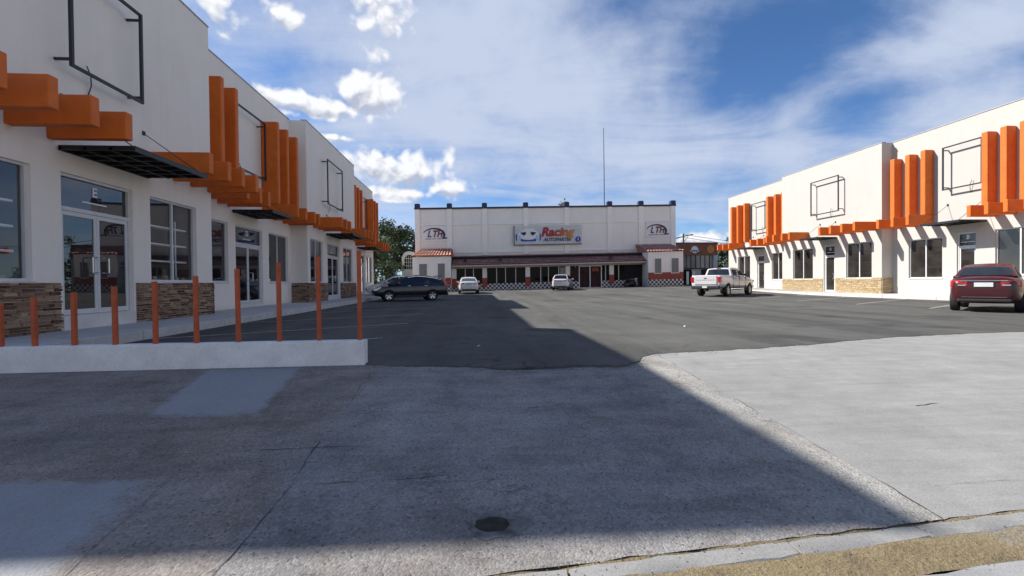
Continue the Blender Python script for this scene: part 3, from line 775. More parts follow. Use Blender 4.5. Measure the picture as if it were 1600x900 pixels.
L1, L2, R1, R2 = -8.5, -9.3, 24.6, 25.3
ZS, ZT = 1.22, 3.46
left_sections = [
    (L1, 7.45, 15.38, [('win',7.62,9.42,ZS,ZT,1), ('door',10.06,12.01,0.50,3.48,2,'E'), ('win',12.62,14.58,ZS,ZT,1)], True),
    (L2, 15.38, 23.72, [('win',15.95,17.88,ZS,ZT), ('door',18.42,20.65,0.36,3.46,2,'D'), ('win',21.25,23.32,ZS,ZT)], False),
    (L1, 23.72, 32.75, [('win',24.1,26.05,ZS,ZT), ('door',26.80,29.10,0.36,3.46,2,'C'), ('win',29.88,32.05,ZS,ZT)], True),
    (L2, 32.75, 42.0, [('win',33.3,35.3,ZS,ZT), ('door',36.5,38.75,0.36,3.46,2,None), ('win',39.3,41.4,ZS,ZT)], False)]
LB = shop_row('retail_building', 'white shop row in shade at the left with orange fins and brown stone', 1, left_sections, M['glass'], M['stucco'], M['ledger_brown'], -24.0, (-16, 25, 0))
for y in (7.45, 8.29, 9.13, 9.95, 12.82, 13.72, 14.50, 15.36): beam(LB, 1, L1, y)
for y in (16.45, 17.38, 18.05, 20.85, 21.85, 22.95, 23.6): beam(LB, 1, L2, y)
for y in (24.7, 25.5, 26.3, 29.7, 30.6, 31.5, 32.5): beam(LB, 1, L1, y)
for y in (33.7, 34.6, 35.5, 36.2, 39.2, 40.1, 41.0, 41.95): beam(LB, 1, L2, y)
for y in (16.45, 17.38, 20.85, 21.85, 22.95): fin(LB, 1, L2, y)
for y in (33.7, 34.6, 35.5, 39.2, 40.1, 41.0): fin(LB, 1, L2, y)
canopy(LB, 1, L1, 10.0, 12.55); canopy(LB, 1, L2, 18.2, 20.15); canopy(LB, 1, L1, 26.6, 29.3); canopy(LB, 1, L2, 36.4, 38.9)
sign_frame(LB, 1, L1, 9.98, 11.93, 5.62, 7.75); sign_frame(LB, 1, L2, 17.75, 20.3, 5.58, 7.98)
sign_frame(LB, 1, L1, 26.0, 28.75, 5.58, 8.02); sign_frame(LB, 1, L2, 36.2, 38.4, 5.58, 7.98)

right_sections = [
    (R1, 8.2, 16.9, [('win',9.0,11.0,ZS,ZT), ('door',12.0,13.0,0.24,3.46,1,None), ('win',14.0,16.0,ZS,ZT)], True),
    (R2, 16.9, 25.9, [('win',18.40,20.39,ZS,ZT), ('door',21.25,22.18,0.24,3.46,1,'B'), ('win',22.93,24.86,ZS-.1,3.34)], False),
    (R1, 25.9, 34.95, [('win',26.61,28.59,ZS-.06,ZT), ('door',29.57,30.56,0.24,3.46,1,'A'), ('win',31.60,33.71,ZS-.08,3.40)], True),
    (R2, 34.95, 44.0, [('win',35.73,37.30,ZS-.1,3.38), ('door',38.33,39.35,0.24,3.30,1,None), ('win',40.41,42.38,ZS-.1,3.36)], False)]
RB = shop_row('retail_building', 'sunlit white shop row at the right with orange fins and beige stone', -1, right_sections, M['glass_right'], M['stucco_sunlit'], M['ledger_beige'], 40.0, (32, 25, 0))
for y in (8.9, 9.8, 10.7, 11.5, 13.7, 14.6, 15.5, 16.4): beam(RB, -1, R1, y)
for y in (25.45, 24.5, 23.58, 20.42, 19.66, 18.88, 18.1, 17.3): beam(RB, -1, R2, y)
for y in (34.85, 34.0, 33.0, 32.2, 29.19, 28.26, 27.33, 26.36): beam(RB, -1, R1, y)
for y in (43.5, 42.55, 41.5, 38.1, 37.1, 36.2, 35.3): beam(RB, -1, R2, y)
for y in (25.55, 24.6, 23.68, 20.6, 19.8, 19.02): fin(RB, -1, R2, y, 0.30, 0.52)
for y in (42.8, 41.75, 40.65, 37.3, 36.3, 35.38): fin(RB, -1, R2, y, 0.30, 0.52)
canopy(RB, -1, R2, 20.75, 22.75); canopy(RB, -1, R1, 29.35, 31.0); canopy(RB, -1, R2, 38.25, 40.0); canopy(RB, -1, R1, 11.7, 13.4)
sign_frame(RB, -1, R2, 20.72, 22.6, 5.82, 8.05); sign_frame(RB, -1, R1, 28.85, 31.35, 5.72, 8.08); sign_frame(RB, -1, R2, 37.7, 39.6, 5.55, 7.95)
sign_frame(RB, -1, R1, 11.5, 14, 5.72, 8.08)

# low plaster wall with its row of orange posts that step up in height
LW = thing('low_wall', 'low white plaster wall topped by a row of rising orange posts', 'wall', (-4, 6.4, 0))
mb = MB(); n = 60; rings = []
for i in range(n+1):
    x = -12+(12-1.53)*i/n
    j = 0.006*noise.noise(Vector((x*3, 0, 1)))
    rings.append([(x,6.31+j,-0.1),(x,6.31+j*.7,0.318+j*.5),(x,6.325,0.333+j),(x,6.465,0.333+j),(x,6.48,0.32),(x,6.48,-0.1)])
mb.loft(rings); mb.build('wall_base', M['low_wall'], LW, smooth=30)
for x, zt in ((-6.17,0.90),(-5.76,0.97),(-5.28,1.03),(-4.77,1.10),(-4.27,1.16),(-3.75,1.23),(-3.21,1.32),(-2.68,1.40),(-2.15,1.48),(-1.61,1.56)):
    mb = MB(); r = 0.026; lean = 0.008*random.uniform(-1, 1)
    mb.loft([[(x+a*r+lean*z, 6.40+b*r, z) for a, b in ((-1,-1),(1,-1),(1,1),(-1,1))] for z in (0.33, zt)])
    mb.build('post', M['orange_post'], LW, bevel=0.008)

# ------------------------------------------------------------------ store across the end of the lot
SH = 0.0165
ST = thing('auto_parts_store', 'wide grey-white store with maroon tiled porch and checkered base across the lot', 'building', (8, 52, 0.3))
def S(): return MB(SH)
SY = 51.5
mb = S(); mb.box(-6.8, 23.15, SY, SY+16, -0.4, 9.437); mb.build('wall', M['store_wall'], ST)
PX = [-6.52, -2.97, 0.95, 5.61, 10.32, 15.32, 19.02, 22.85]
for x in PX:
    mb = S(); mb.box(x-0.27, x+0.27, SY-0.14, SY-0.001, 4.2, 9.437); mb.build('pilaster', M['store_ledge'], ST)
    mb = S(); mb.box(x-0.29, x+0.29, SY-0.2, SY+0.35, 9.62, 10.02); mb.box(x-0.23, x+0.23, SY-0.15, SY+0.3, 10.02, 10.08); mb.build('parapet_cap', M['navy'], ST)
mb = S(); mb.box(-6.85, 23.2, SY-0.17, SY+0.4, 9.44, 9.62); mb.build('coping', M['navy'], ST)
for a, b in zip(PX, PX[1:]):
    for z in (7.70, 4.52):
        mb = S(); mb.box(a+0.274, b-0.274, SY-0.11, SY-0.001, z-0.06, z+0.09); mb.build('ledge', M['store_ledge'], ST)
# shopfront under the porch
FY = 50.0
mb = S(); mb.box(-2.7, 18.7, FY+0.25, SY-0.002, -0.4, 4.0); mb.build('shopfront_wall', M['dark_inside'], ST)
mb = S()
for a, b in ((-2.7, 9.2), (14.0, 16.6)): mb.box(a, b, FY, FY+0.2, -0.3, 0.98)
mb.box(9.2, 11.36, FY, FY+0.2, -0.3, 0.98)
mb.build('checkered_base', M['checker'], ST)
mb = S(); mb.box(-2.7, 18.7, FY-0.02, FY+0.24, 2.70, 3.1); mb.build('lintel', M['fascia'], ST)
for x in (-2.45, 0.88, 5.62, 10.1, 15.06):
    mb = S(); mb.box(x-0.25, x+0.25, FY-0.09, FY+0.2, 1.62, 2.695); c = mb.build('pillar', M['store_ledge'], ST)
    mb = S(); mb.box(x-0.27, x+0.27, FY-0.12, FY+0.21, 0.60, 1.615); mb.build('red_base', M['brick_red'], c)
def bay(x0, x1, mulls, gm='glass_dark'):
    mb = S(); e = [x0]+mulls+[x1]
    for m_ in mulls: mb.box(m_-0.04, m_+0.04, FY+0.04, FY+0.12, 0.985, 2.695)
    w = mb.build('window', M['alu'], ST)
    mb = S(); mb.box(x0, x1, FY+0.085, FY+0.095, 0.985, 2.695); mb.build('pane', M[gm], w)
bay(-2.2, 0.63, [-1.24, -0.34]); bay(1.13, 5.37, [2.19, 3.17, 4.3]); bay(5.87, 9.2, [7.08, 7.94, 9.1])
bay(10.35, 11.36, [11.0], 'glass_dark'); bay(14.0, 14.81, [14.4]); bay(15.31, 16.6, [15.9])
mb = S(); mb.box(9.25, 9.8, FY+0.02, FY+0.08, 1.3, 2.6); mb.build('poster', M['poster'], ST)
mb = S(); mb.box(10.4, 11.3, FY+0.01, FY+0.08, 1.0, 2.55); mb.build('poster', M['shop_red'], ST)
mb = S(); fr = 0.09
for x in (11.40, 12.62, 13.92): mb.box(x-fr/2, x+fr/2, FY-0.02, FY+0.1, 0.2, 2.69)
mb.box(11.45, 13.87, FY-0.015, FY+0.09, 0.2, 0.28); mb.box(11.45, 13.87, FY-0.015, FY+0.09, 2.6, 2.69)
d = mb.build('door', M['letter'], ST)
mb = S(); mb.box(11.44, 13.88, FY+0.12, FY+0.13, 0.2, 2.69); mb.build('pane', M['shop_red'], d)
mb = S(); mb.box(12.9, 13.6, FY+0.07, FY+0.11, 2.05, 2.45); mb.build('poster', M['brick_red'], d)
# porch roof of rounded clay tiles
def tiles(mb, el, er, tl, tr, waves, amp=0.06, rows=6, lit_crest=False):
    el, er, tl, tr = map(Vector, (el, er, tl, tr)); k = waves*6; nrm = (er-el).cross(tl-el).normalized()
    if nrm.z < 0: nrm = -nrm
    rnd = random.Random(5)
    for r in range(rows):
        vs = []; t0, t1 = r/rows, (r+1)/rows
        for t, lift in ((t0, 0.045), (t1, 0.0)):
            for i in range(k+1):
                s = i/k; p = (el*(1-s)+er*s)*(1-t)+(tl*(1-s)+tr*s)*t
                vs.append(tuple(p+nrm*(amp*abs(math.sin(PI*waves*s))+lift)))
        for i in range(k):
            if i % 6 == 0: tn = rnd.random()
            mb.add([vs[i], vs[i+1], vs[k+1+i+1], vs[k+1+i]], [(0,1,2,3)], 1.0 if lit_crest and i % 6 in (2, 3) else tn*0.85)  # rib crests coloured paler, painting the sun caught on them
mb = S(); tiles(mb, (-2.6,48.85,3.02), (18.85,48.85,3.02), (-2.6,51.36,4.13), (18.85,51.36,4.13), 84)
mb.build('porch_roof', M['tile_red'], ST, smooth=50, recalc=False)
mb = S(); mb.box(-2.6, 18.85, 48.9, 51.34, 2.86, 3.0); mb.build('porch_fascia', M['fascia'], ST)
for x in (-1.2, 2.55, 14.75):
    mb = S(); mb.box(x-0.2, x+0.2, 49.1, 49.32, 3.42, 3.66); mb.tube([(x, 49.35, 3.2), (x, 49.22, 3.45)], 0.04, 6); mb.build('floodlight', M['sign_black'], ST)
# end blocks with louvred openings and their own tiled roofs
def annex(x0, x1, mat_roof, hx0, hx1, wins):
    mb = S(); mb.box(x0, x1, 48.5, 51.36, -0.4, 3.98); w = mb.build('annex_wall', M['store_ledge'], ST)
    mb = S(); mb.box(x0-0.012, x1+0.012, 48.482, 48.498, 0.95, 1.72); mb.build('red_band', M['brick_red'], w)
    mb = S(); mb.box(x0-0.014, x1+0.014, 48.478, 48.498, 0.12, 0.945); mb.build('checkered_base', M['checker'], w)
    mb = S(); tiles(mb, (x0-0.12,48.25,4.0), (x1+0.12,48.25,4.0), (hx0,51.35,4.98), (hx1,51.35,4.98), 13, 0.10, 3, True)
    tiles(mb, (x0-0.12,51.35,4.0), (x0-0.12,48.25,4.0), (hx0,51.35,4.985), (hx0-0.001,51.34,4.985), 12, 0.05)
    tiles(mb, (x1+0.12,48.25,4.0), (x1+0.12,51.35,4.0), (hx1,51.34,4.985), (hx1+0.001,51.35,4.985), 12, 0.05)
    mb.build('annex_roof', mat_roof, ST, smooth=50, recalc=False)
    for a, b in wins:
        mb = S(); mb.box(a-0.06, b+0.06, 48.44, 48.476, 1.58, 1.64); mb.box(a-0.06, a, 48.44, 48.476, 1.64, 3.24); mb.box(b, b+0.06, 48.44, 48.476, 1.64, 3.24); mb.box(a-0.06, b+0.06, 48.44, 48.476, 3.24, 3.30)
        o = mb.build('window', M['store_ledge'], ST)
        mb = S()
        for k in range(14): z = 1.66+k*0.112; mb.add([(a,48.45,z),(b,48.45,z),(b,48.474,z+.1),(a,48.474,z+.1),(a,48.458,z),(b,48.458,z),(b,48.4745,z+.1),(a,48.4745,z+.1)], [(0,1,2,3)])
        mb.box(a, b, 48.476, 48.481, 1.64, 3.24)
        mb.build('louver', M['louver'], o)
annex(-6.72, -2.72, M['tile_sunlit'], -6.1, -2.75, [(-6.02,-5.22), (-4.08,-3.35)])
annex(18.72, 22.68, M['tile_red'], 18.3, 22.5, [(19.45,20.17), (21.33,22.13)])
mb = MB(); mb.box(-7.2, 12.0, 48.0, 50.0, -0.2, 0.14+SH*2); struct(mb.build('sidewalk', M['sidewalk'], bevel=0.02))
mb = MB(); mb.add([(12.0,48.6,0.0),(12.0,50.0,0.0),(23.4,50,0),(23.4,46.9,0),(16,46.9,0.0),(12.0,48.6,0.38),(12.0,50.0,0.38),(23.4,50,0.50),(23.4,46.9,0.50),(16,46.9,0.42)], [(5,6,7,8,9),(0,1,6,5),(3,4,9,8),(4,0,5,9),(2,3,8,7)])
struct(mb.build('dark_kerb', M['dark_kerb']))
mb = MB(); mb.box(10.2, 14.6, 46.6, 48.4, 0.0, gz(12,47.2)+0.05); struct(mb.build('entrance_ramp', M['apron_new']))

# long banner with the shop name
BN = thing('banner_sign', 'long printed store sign with a car front and red to yellow lettering', 'sign', (8.1, 51.3, 6.3))
mb = S(); mb.box(4.25, 11.98, 51.20, 51.34, 5.30, 7.38); mb.build('sign_board', M['banner'], BN)
mb = S(); mb.box(4.22, 4.30, 51.14, 51.36, 5.22, 7.42); mb.box(4.305, 11.98, 51.15, 51.35, 5.21, 5.29); mb.build('sign_edge', M['sign_grey'], BN)
def flat(name, pts, y, mat, th=0.02, parent=BN):
    m = S(); n = len(pts); m.add([(x, y, z) for x, z in pts]+[(x, y+th, z) for x, z in pts], [tuple(range(n)), tuple(range(2*n-1, n-1, -1))]+[(i, (i+1) % n, n+(i+1) % n, n+i) for i in range(n)])
    return m.build(name, mat, parent)
def arc(cx, cz, rx, rz, a0, a1, n=16): return [(cx+rx*math.cos(math.radians(a0+(a1-a0)*i/n)), cz+rz*math.sin(math.radians(a0+(a1-a0)*i/n))) for i in range(n+1)]
flat('car_front', [(4.62,5.75),(4.62,6.35),(4.85,6.68),(5.25,6.78),(5.5,7.06),(6.4,7.06),(6.65,6.78),(6.95,6.68),(7.12,6.35),(7.12,5.75),(6.9,5.58),(4.85,5.58)], 51.17, M['sign_white'])
flat('headlamp', [(4.95,6.62),(5.62,6.72),(5.55,6.40),(5.35,6.28),(5.15,6.42)], 51.14, M['sign_black']); flat('headlamp', [(6.78,6.62),(6.10,6.72),(6.17,6.40),(6.38,6.28),(6.58,6.42)], 51.14, M['sign_black'])
flat('bumper', [(5.0,5.95)]+arc(5.86, 6.05, 0.86, 0.25, 200, 340)+[(6.72,5.95),(6.72,5.62),(5.0,5.62)], 51.14, M['sign_blue'])
flat('wheel_edge', arc(4.60, 6.1, 0.16, 0.42, 90, 270), 51.15, M['sign_blue']); flat('wheel_edge', arc(7.14, 6.1, 0.16, 0.42, -90, 90), 51.15, M['sign_blue'])
flat('side_intake', [(4.72,5.72),(4.98,5.72),(4.98,6.3),(4.80,6.34)], 51.13, M['clear_panel']); flat('side_intake', [(6.76,5.72),(7.02,5.72),(6.94,6.34),(6.76,6.3)], 51.13, M['clear_panel'])
text_mesh('shop_name', 'Racing', 1.38, M['racing'], BN, (9.15, 51.15, 6.62), (1,0,0), (0,0,1), 0.25, 0.03, SH, 1.02, 0.055)
text_mesh('shop_subtitle', 'AUTOPARTES', 0.52, M['sign_grey'], BN, (9.15, 51.15, 5.78), (1,0,0), (0,0,1), 0.25, 0.02, SH, 0.98, 0.02)
flat('round_badge', arc(11.55, 5.78, 0.32, 0.32, 0, 345, 23), 51.12, M['sign_blue'])
text_mesh('badge_number', '1', 0.48, M['letter'], BN, (11.55, 51.10, 5.78), (1,0,0), (0,0,1), 0, 0.01, SH, 1, 0.01)
# two battery-brand wall signs
def wall_sign(x0, label):
    t = thing('wall_sign', label, 'sign', (x0+1.45, 51.3, 6.7), 0, 'matching wall signs on the store')
    m = S(); m.box(x0, x0+3.05, 51.42, 51.498, 5.85, 7.6); m.build('sign_panel', M['sign_white'], t)
    for k, ch in enumerate('LTH'):
        text_mesh('letter', ch, 1.02, M['sign_grey'] if k == 0 else M['sign_darkred'], t, (x0+0.70+k*0.58, 51.39, 6.66), (1,0,0), (0,0,1), 0.28, 0.02, SH, 0.82, 0.035)
    outer = arc(x0+1.25, 6.58, 1.25, 0.78, 158, -38, 22); inner = arc(x0+1.16, 6.53, 1.12, 0.68, -34, 158, 22)
    flat('swoosh', outer+inner, 51.38, M['sign_black'], 0.02, t)
    m = S()
    for a, b in ((0.28, 0.95), (1.0, 1.5), (1.62, 2.05)): m.box(x0+a, x0+b, 51.39, 51.415, 6.10, 6.17)
    m.build('underline', M['sign_grey'], t)
    m = S(); m.box(x0+2.28, x0+2.72, 51.39, 51.415, 6.12, 6.30); m.build('small_mark', M['sign_grey'], t)
wall_sign(-5.95, 'battery wall sign with black swoosh above the sunlit orange tiled end block')
wall_sign(19.60, 'battery wall sign with black swoosh above the maroon tiled end block at the right')
AN = thing('radio_mast', 'tall thin radio mast standing on the store roof', 'mast', (15.45, 54, 9.7))
mb = MB(); mb.tube([(15.45,54,9.6),(15.45,54,14.5),(15.42,54,19.6)], [0.055,0.045,0.03], 6); mb.build('pole', M['plastic'], AN)
mb = MB(); mb.box(15.25, 15.65, 53.8, 54.2, 9.60, 9.75); mb.build('foot_plate', M['steel'], AN)

# ------------------------------------------------------------------ buildings and poles beyond
BR = thing('shop_building', 'small shop with brown sign band and dark glazing behind the store', 'building', (31, 64, 0.3))
mb = MB(); mb.box(27.9, 33.75, 62.0, 70, -0.2, 6.2); mb.build('wall', M['house_white'], BR)
mb = MB(); mb.box(27.8, 33.9, 61.7, 61.995, 4.66, 6.35); mb.build('sign_band', M['brown_band'], BR)
mb = MB(); mb.box(27.78, 33.92, 61.65, 62.2, 6.353, 6.46); mb.build('coping', M['plastic'], BR)
mb = MB()
for k in range(8):
    x = 28.0+k*0.68; mb.box(x, x+0.09, 61.90, 61.99, 2.9, 4.65)
mb.box(28.0, 33.1, 61.895, 61.985, 2.75, 2.898); w = mb.build('window', M['plastic'], BR)
mb = MB(); mb.box(28.05, 33.0, 61.955, 61.97, 2.9, 4.65); mb.build('pane', M['band_glass'], w)
mb = MB(); mb.box(28.4, 30.2, 61.95, 61.98, 0.4, 2.7); mb.box(31.6, 33.0, 61.95, 61.98, 0.4, 2.7); mb.build('lower_window', M['glass_dark'], BR)
mb = MB()
for x in (28.6, 29.4, 30.3): mb.box(x, x+0.35, 61.90, 61.945, 0.6, 2.4)
mb.build('poster', M['plate'], BR)
em = MB(); em.lathe([(0.5,0),(0.5,-0.05)], (30.5,61.69,5.45), 'Y', 18); em.box(29.85,31.15,61.64,61.69,5.2,5.36); em.build('emblem', M['sign_white'], BR)
em = MB(); em.lathe([(0.55,0),(0.55,-0.05)], (32.8,61.69,5.5), 'Y', 18); em.build('emblem', M['yellow_sign'], BR)
mb = MB(); mb.box(33.2, 33.8, 61.6, 61.99, 0, 4.64); mb.build('column', M['house_white'], BR)
HO = thing('white_house', 'small white house with arched grid window behind the shop row', 'house', (-9.5, 60, 0.3))
mb = MB(); mb.box(-9.35, -6.9, 58, 64, 0, 4.5); mb.build('wall', M['house_white'], HO)
m = MB(); pts = [(-9.25,4.5)]+arc(-8.4, 4.5, 0.85, 0.65, 180, 0, 14)+[(-7.55,4.5)]
m.add([(x,58,z) for x,z in pts]+[(x,58.3,z) for x,z in pts], [tuple(range(len(pts)))]+[(i,i+1,len(pts)+i+1,len(pts)+i) for i in range(len(pts)-1)]); m.build('gable', M['house_white'], HO)
m = MB(); pts = [(-9.0,2.9)]+arc(-8.4, 4.1, 0.6, 0.6, 180, 0, 12)+[(-7.8,2.9)]
m.add([(x,57.98,z) for x,z in pts], [tuple(range(len(pts)))]); wpane = m.build('window', M['glass_dark'], HO)
m = MB()
for x in (-8.75,-8.5,-8.25,-8.0): m.box(x, x+.05, 57.93, 57.97, 2.9, 4.55)
for z in (3.3, 3.75, 4.2): m.box(-9.0, -7.8, 57.925, 57.965, z, z+.05)
m.build('grid', M['house_white'], wpane)
UP = thing('utility_pole', 'dark utility pole with tilted crossarm beyond the store', 'pole', (30.9, 66, 0.2))
mb = MB(); mb.tube([(30.9,66,0),(30.9,66,8.15)], [0.17,0.12], 8); mb.build('pole', M['wood'], UP)
mb = MB(); mb.tube([(29.0,66,7.25),(30.9,65.9,7.75),(32.4,66,8.05)], 0.09, 6); mb.build('crossarm', M['wood'], UP)
mb = MB(); mb.tube([(30.9,65.9,6.9),(31.6,65.9,7.75)], 0.035, 5); mb.build('brace', M['wood'], UP)
mb = MB()
for (z0, z1, x1) in ((8.05, 7.9, 60), (7.6, 7.2, 62)):
    mb.tube([(31.0+(x1-31)*i/12, 66+4*i/12, z0+(z1-z0)*i/12-1.2*math.sin(PI*i/12)) for i in range(13)], 0.03, 4)
tag(mb.build('overhead_wires', M['plastic']), 'thin dark overhead wires running right from the utility pole', 'wires')

# ------------------------------------------------------------------ trees
def tree(name, label, cat, x, y, z, h, r, trunk_h, mat, n, seed, leaf=0.34, squash=0.8, group=None, clumps=16):
    rnd = random.Random(seed); t = thing(name, label, cat, (x, y, z), 0, group)
    mb = MB(); base = Vector((x, y, z-0.2)); top = Vector((x+rnd.uniform(-.3,.3), y, z+trunk_h+ (h-trunk_h)*0.55))
    mid = base.lerp(top, 0.5)+Vector((rnd.uniform(-.15,.15), 0, 0))
    mb.tube([base, mid, top], [0.05*h*0.55+0.05, 0.035*h*0.5+0.03, 0.03], 8)
    cs = []
    for k in range(clumps):
        a = rnd.uniform(0, 2*PI); rr = r*math.sqrt(rnd.uniform(0.02, 1)); zz = z+trunk_h+(h-trunk_h)*rnd.uniform(0.12, 0.92)
        f = 1-0.45*abs((zz-z-trunk_h)/(h-trunk_h)-0.42)*1.8
        c = Vector((x+rr*f*math.cos(a), y+rr*f*math.sin(a), zz)); cs.append((c, r*rnd.uniform(0.26, 0.5), rnd.uniform(-0.25, 0.25)))
        if k < 9: mb.tube([mid.lerp(top, rnd.random()), mid.lerp(c, 0.6)+Vector((0,0,.1*h)), c], [0.06, 0.04, 0.015], 5)
    mb.build('trunk', M['bark'], t, smooth=60)
    lb = MB()
    for i in range(n):
        c, cr, tn = cs[rnd.randrange(len(cs))]
        d = Vector((rnd.gauss(0,1), rnd.gauss(0,1), rnd.gauss(0,1)*squash)); d.normalize(); d *= cr*rnd.random()**0.45
        p = c+d
        if p.z < z+0.05: continue
        s = leaf*rnd.uniform(0.5, 1.2)
        u = Vector((rnd.gauss(0,1), rnd.gauss(0,1), rnd.gauss(0,0.7))).normalized(); v = u.cross(Vector((rnd.gauss(0,1), rnd.gauss(0,1), rnd.gauss(0,1)))).normalized()
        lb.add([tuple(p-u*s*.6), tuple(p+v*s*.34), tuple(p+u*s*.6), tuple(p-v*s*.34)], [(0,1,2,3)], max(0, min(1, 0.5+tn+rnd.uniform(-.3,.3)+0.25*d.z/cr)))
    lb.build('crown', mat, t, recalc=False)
    return t
TG = 'trees behind the shops'
tree('leafy_tree', 'tall dark leafy tree behind the end of the left shop row', 'tree', -12.0, 66, 0.3, 9.2, 3.7, 1.4, M['leaf_dark'], 7000, 1, group=TG)
tree('leafy_tree', 'rounded green tree directly behind the small white house', 'tree', -8.6, 69, 0.3, 8.4, 3.0, 1.2, M['leaf_dark'], 5000, 2, group=TG)
tree('leafy_tree', 'lighter green bushy tree low beside the left shop row end', 'tree', -12.6, 58, 0.2, 6.6, 2.9, 0.5, M['leaf_dark'], 6500, 3, 0.26, group=TG)
tree('shrub', 'dark low shrub mass under the trees left of the store', 'shrub', -10.4, 55.5, 0.15, 3.4, 2.4, 0.1, M['leaf_dark'], 3600, 5, 0.24)
tree('palm_like_tree', 'treetop just showing above the store roof', 'tree', 14.0, 76, 0.3, 14.4, 2.0, 9.0, M['leaf_grey'], 900, 6, 0.4)
tree('shrub', 'green hedge shrub between the brown shop and the right shop row', 'shrub', 37.2, 64, 0.3, 4.4, 2.6, 0.3, M['leaf_mid'], 2400, 7, 0.3)
tree('leafy_tree', 'dark tree peeking past the far end of the right shop row', 'tree', 40.2, 70, 0.3, 8.6, 2.2, 2.5, M['leaf_dark'], 1800, 8, group=TG)
tree('shrub', 'pale grey-green rounded shrub behind the white pickup truck', 'shrub', 31.0, 52.5, 0.3, 3.1, 1.8, 0.1, M['leaf_grey'], 2600, 9, 0.16)

# ------------------------------------------------------------------ vehicles (local +X is forward)
def body_ring(x, w, zb, zw, zt):
    zm = zb+(zw-zb)*0.45
    half = [(0.0, zb), (0.80*w, zb), (0.95*w, zb+0.06), (0.995*w, zm-0.06), (w, zm+0.08), (0.975*w, zw-0.06), (0.92*w, zw), (0.62*w, zw+(zt-zw)*0.8), (0.0, zt)]
    return [(x, y, z) for y, z in half] + [(x, -y, z) for y, z in half[-2:0:-1]]
def apply_mods(o):
    dg = bpy.context.evaluated_depsgraph_get(); dg.update()
    me = bpy.data.meshes.new_from_object(o.evaluated_get(dg)); o.modifiers.clear(); old = o.data; nm = old.name; o.data = me
    bpy.data.meshes.remove(old); me.name = nm
def make_body(root, st, paint, wheels, r, cut_box=None, sub=2):
    mb = MB(); mb.loft([body_ring(*s) for s in st])
    o = mb.build('body', [paint, M['plastic']], root, local=True)
    md = o.modifiers.new('s', 'SUBSURF'); md.levels = sub; md.render_levels = sub
    apply_mods(o)
    cb = MB()
    for x, hw in wheels:
        for sg in (-1, 1): cb.lathe([(r+0.055, (hw-0.33)*sg), (r+0.055, (hw+0.3)*sg)], (x, 0, r), 'Y', 28)
    if cut_box: cb.box(*cut_box)
    c = cb.build('cutter', [M['plastic']], None)
    b = o.modifiers.new('b', 'BOOLEAN'); b.object = c; b.operation = 'DIFFERENCE'; b.solver = 'EXACT'; b.material_mode = 'TRANSFER'
    # cutter stands at the origin, so evaluate the body there too
    loc, rot = root.location.copy(), root.rotation_euler.copy()
    root.location = (0,0,0); root.rotation_euler = (0,0,0)
    apply_mods(o)
    root.location = loc; root.rotation_euler = rot
    bpy.data.objects.remove(c)
    o.data.polygons.foreach_set('use_smooth', [True]*len(o.data.polygons)); o.data.set_sharp_from_angle(angle=math.radians(38))
    return o
def make_wheel(root, x, y, r, w, rimm='rim', spokes=5):
    sg = 1 if y > 0 else -1; mb = MB()
    mb.lathe([(r*0.62, -w/2*sg), (r*0.93, -w/2*sg), (r, -w*0.36*sg), (r, w*0.36*sg), (r*0.94, w/2*sg), (r*0.64, w/2*sg), (r*0.6, w*0.3*sg), (r*0.6, -w*0.3*sg)], (x, y, r), 'Y', 28, cap=False)
    t = mb.build('wheel', M['tyre'], root, smooth=35, local=True)
    mb = MB(); yo = y+sg*w*0.34
    mb.lathe([(r*0.66, w*0.47*sg), (r*0.56, w*0.36*sg), (r*0.545, w*0.1*sg)], (x, y, r), 'Y', 28, cap=False)
    for k in range(spokes):
        a = 2*PI*k/spokes+0.3; ca, sa = math.cos(a), math.sin(a); h = r*0.085
        mb.add([(x+ca*q-sa*e*h, yo+o*sg, r+sa*q+ca*e*h) for q, e, o in ((0.1*r,-1.1,.0),(0.1*r,1.1,.0),(0.58*r,1.6,.012),(0.58*r,-1.6,.012),(0.1*r,-1.1,-.03),(0.1*r,1.1,-.03),(0.58*r,1.6,-.03),(0.58*r,-1.6,-.03))], [(0,1,2,3),(0,4,5,1),(1,5,6,2),(2,6,7,3),(3,7,4,0)])
    mb.lathe([(r*0.16, 0.02*sg), (r*0.14, 0.035*sg)], (x, yo, r), 'Y', 12)
    mb.build('rim', M[rimm], t, smooth=30, local=True)
    mb = MB(); mb.lathe([(r*0.55, w*0.12*sg), (r*0.55, w*0.11*sg)], (x, y, r), 'Y', 24); mb.build('brake_disc', M['plastic'], t, local=True)
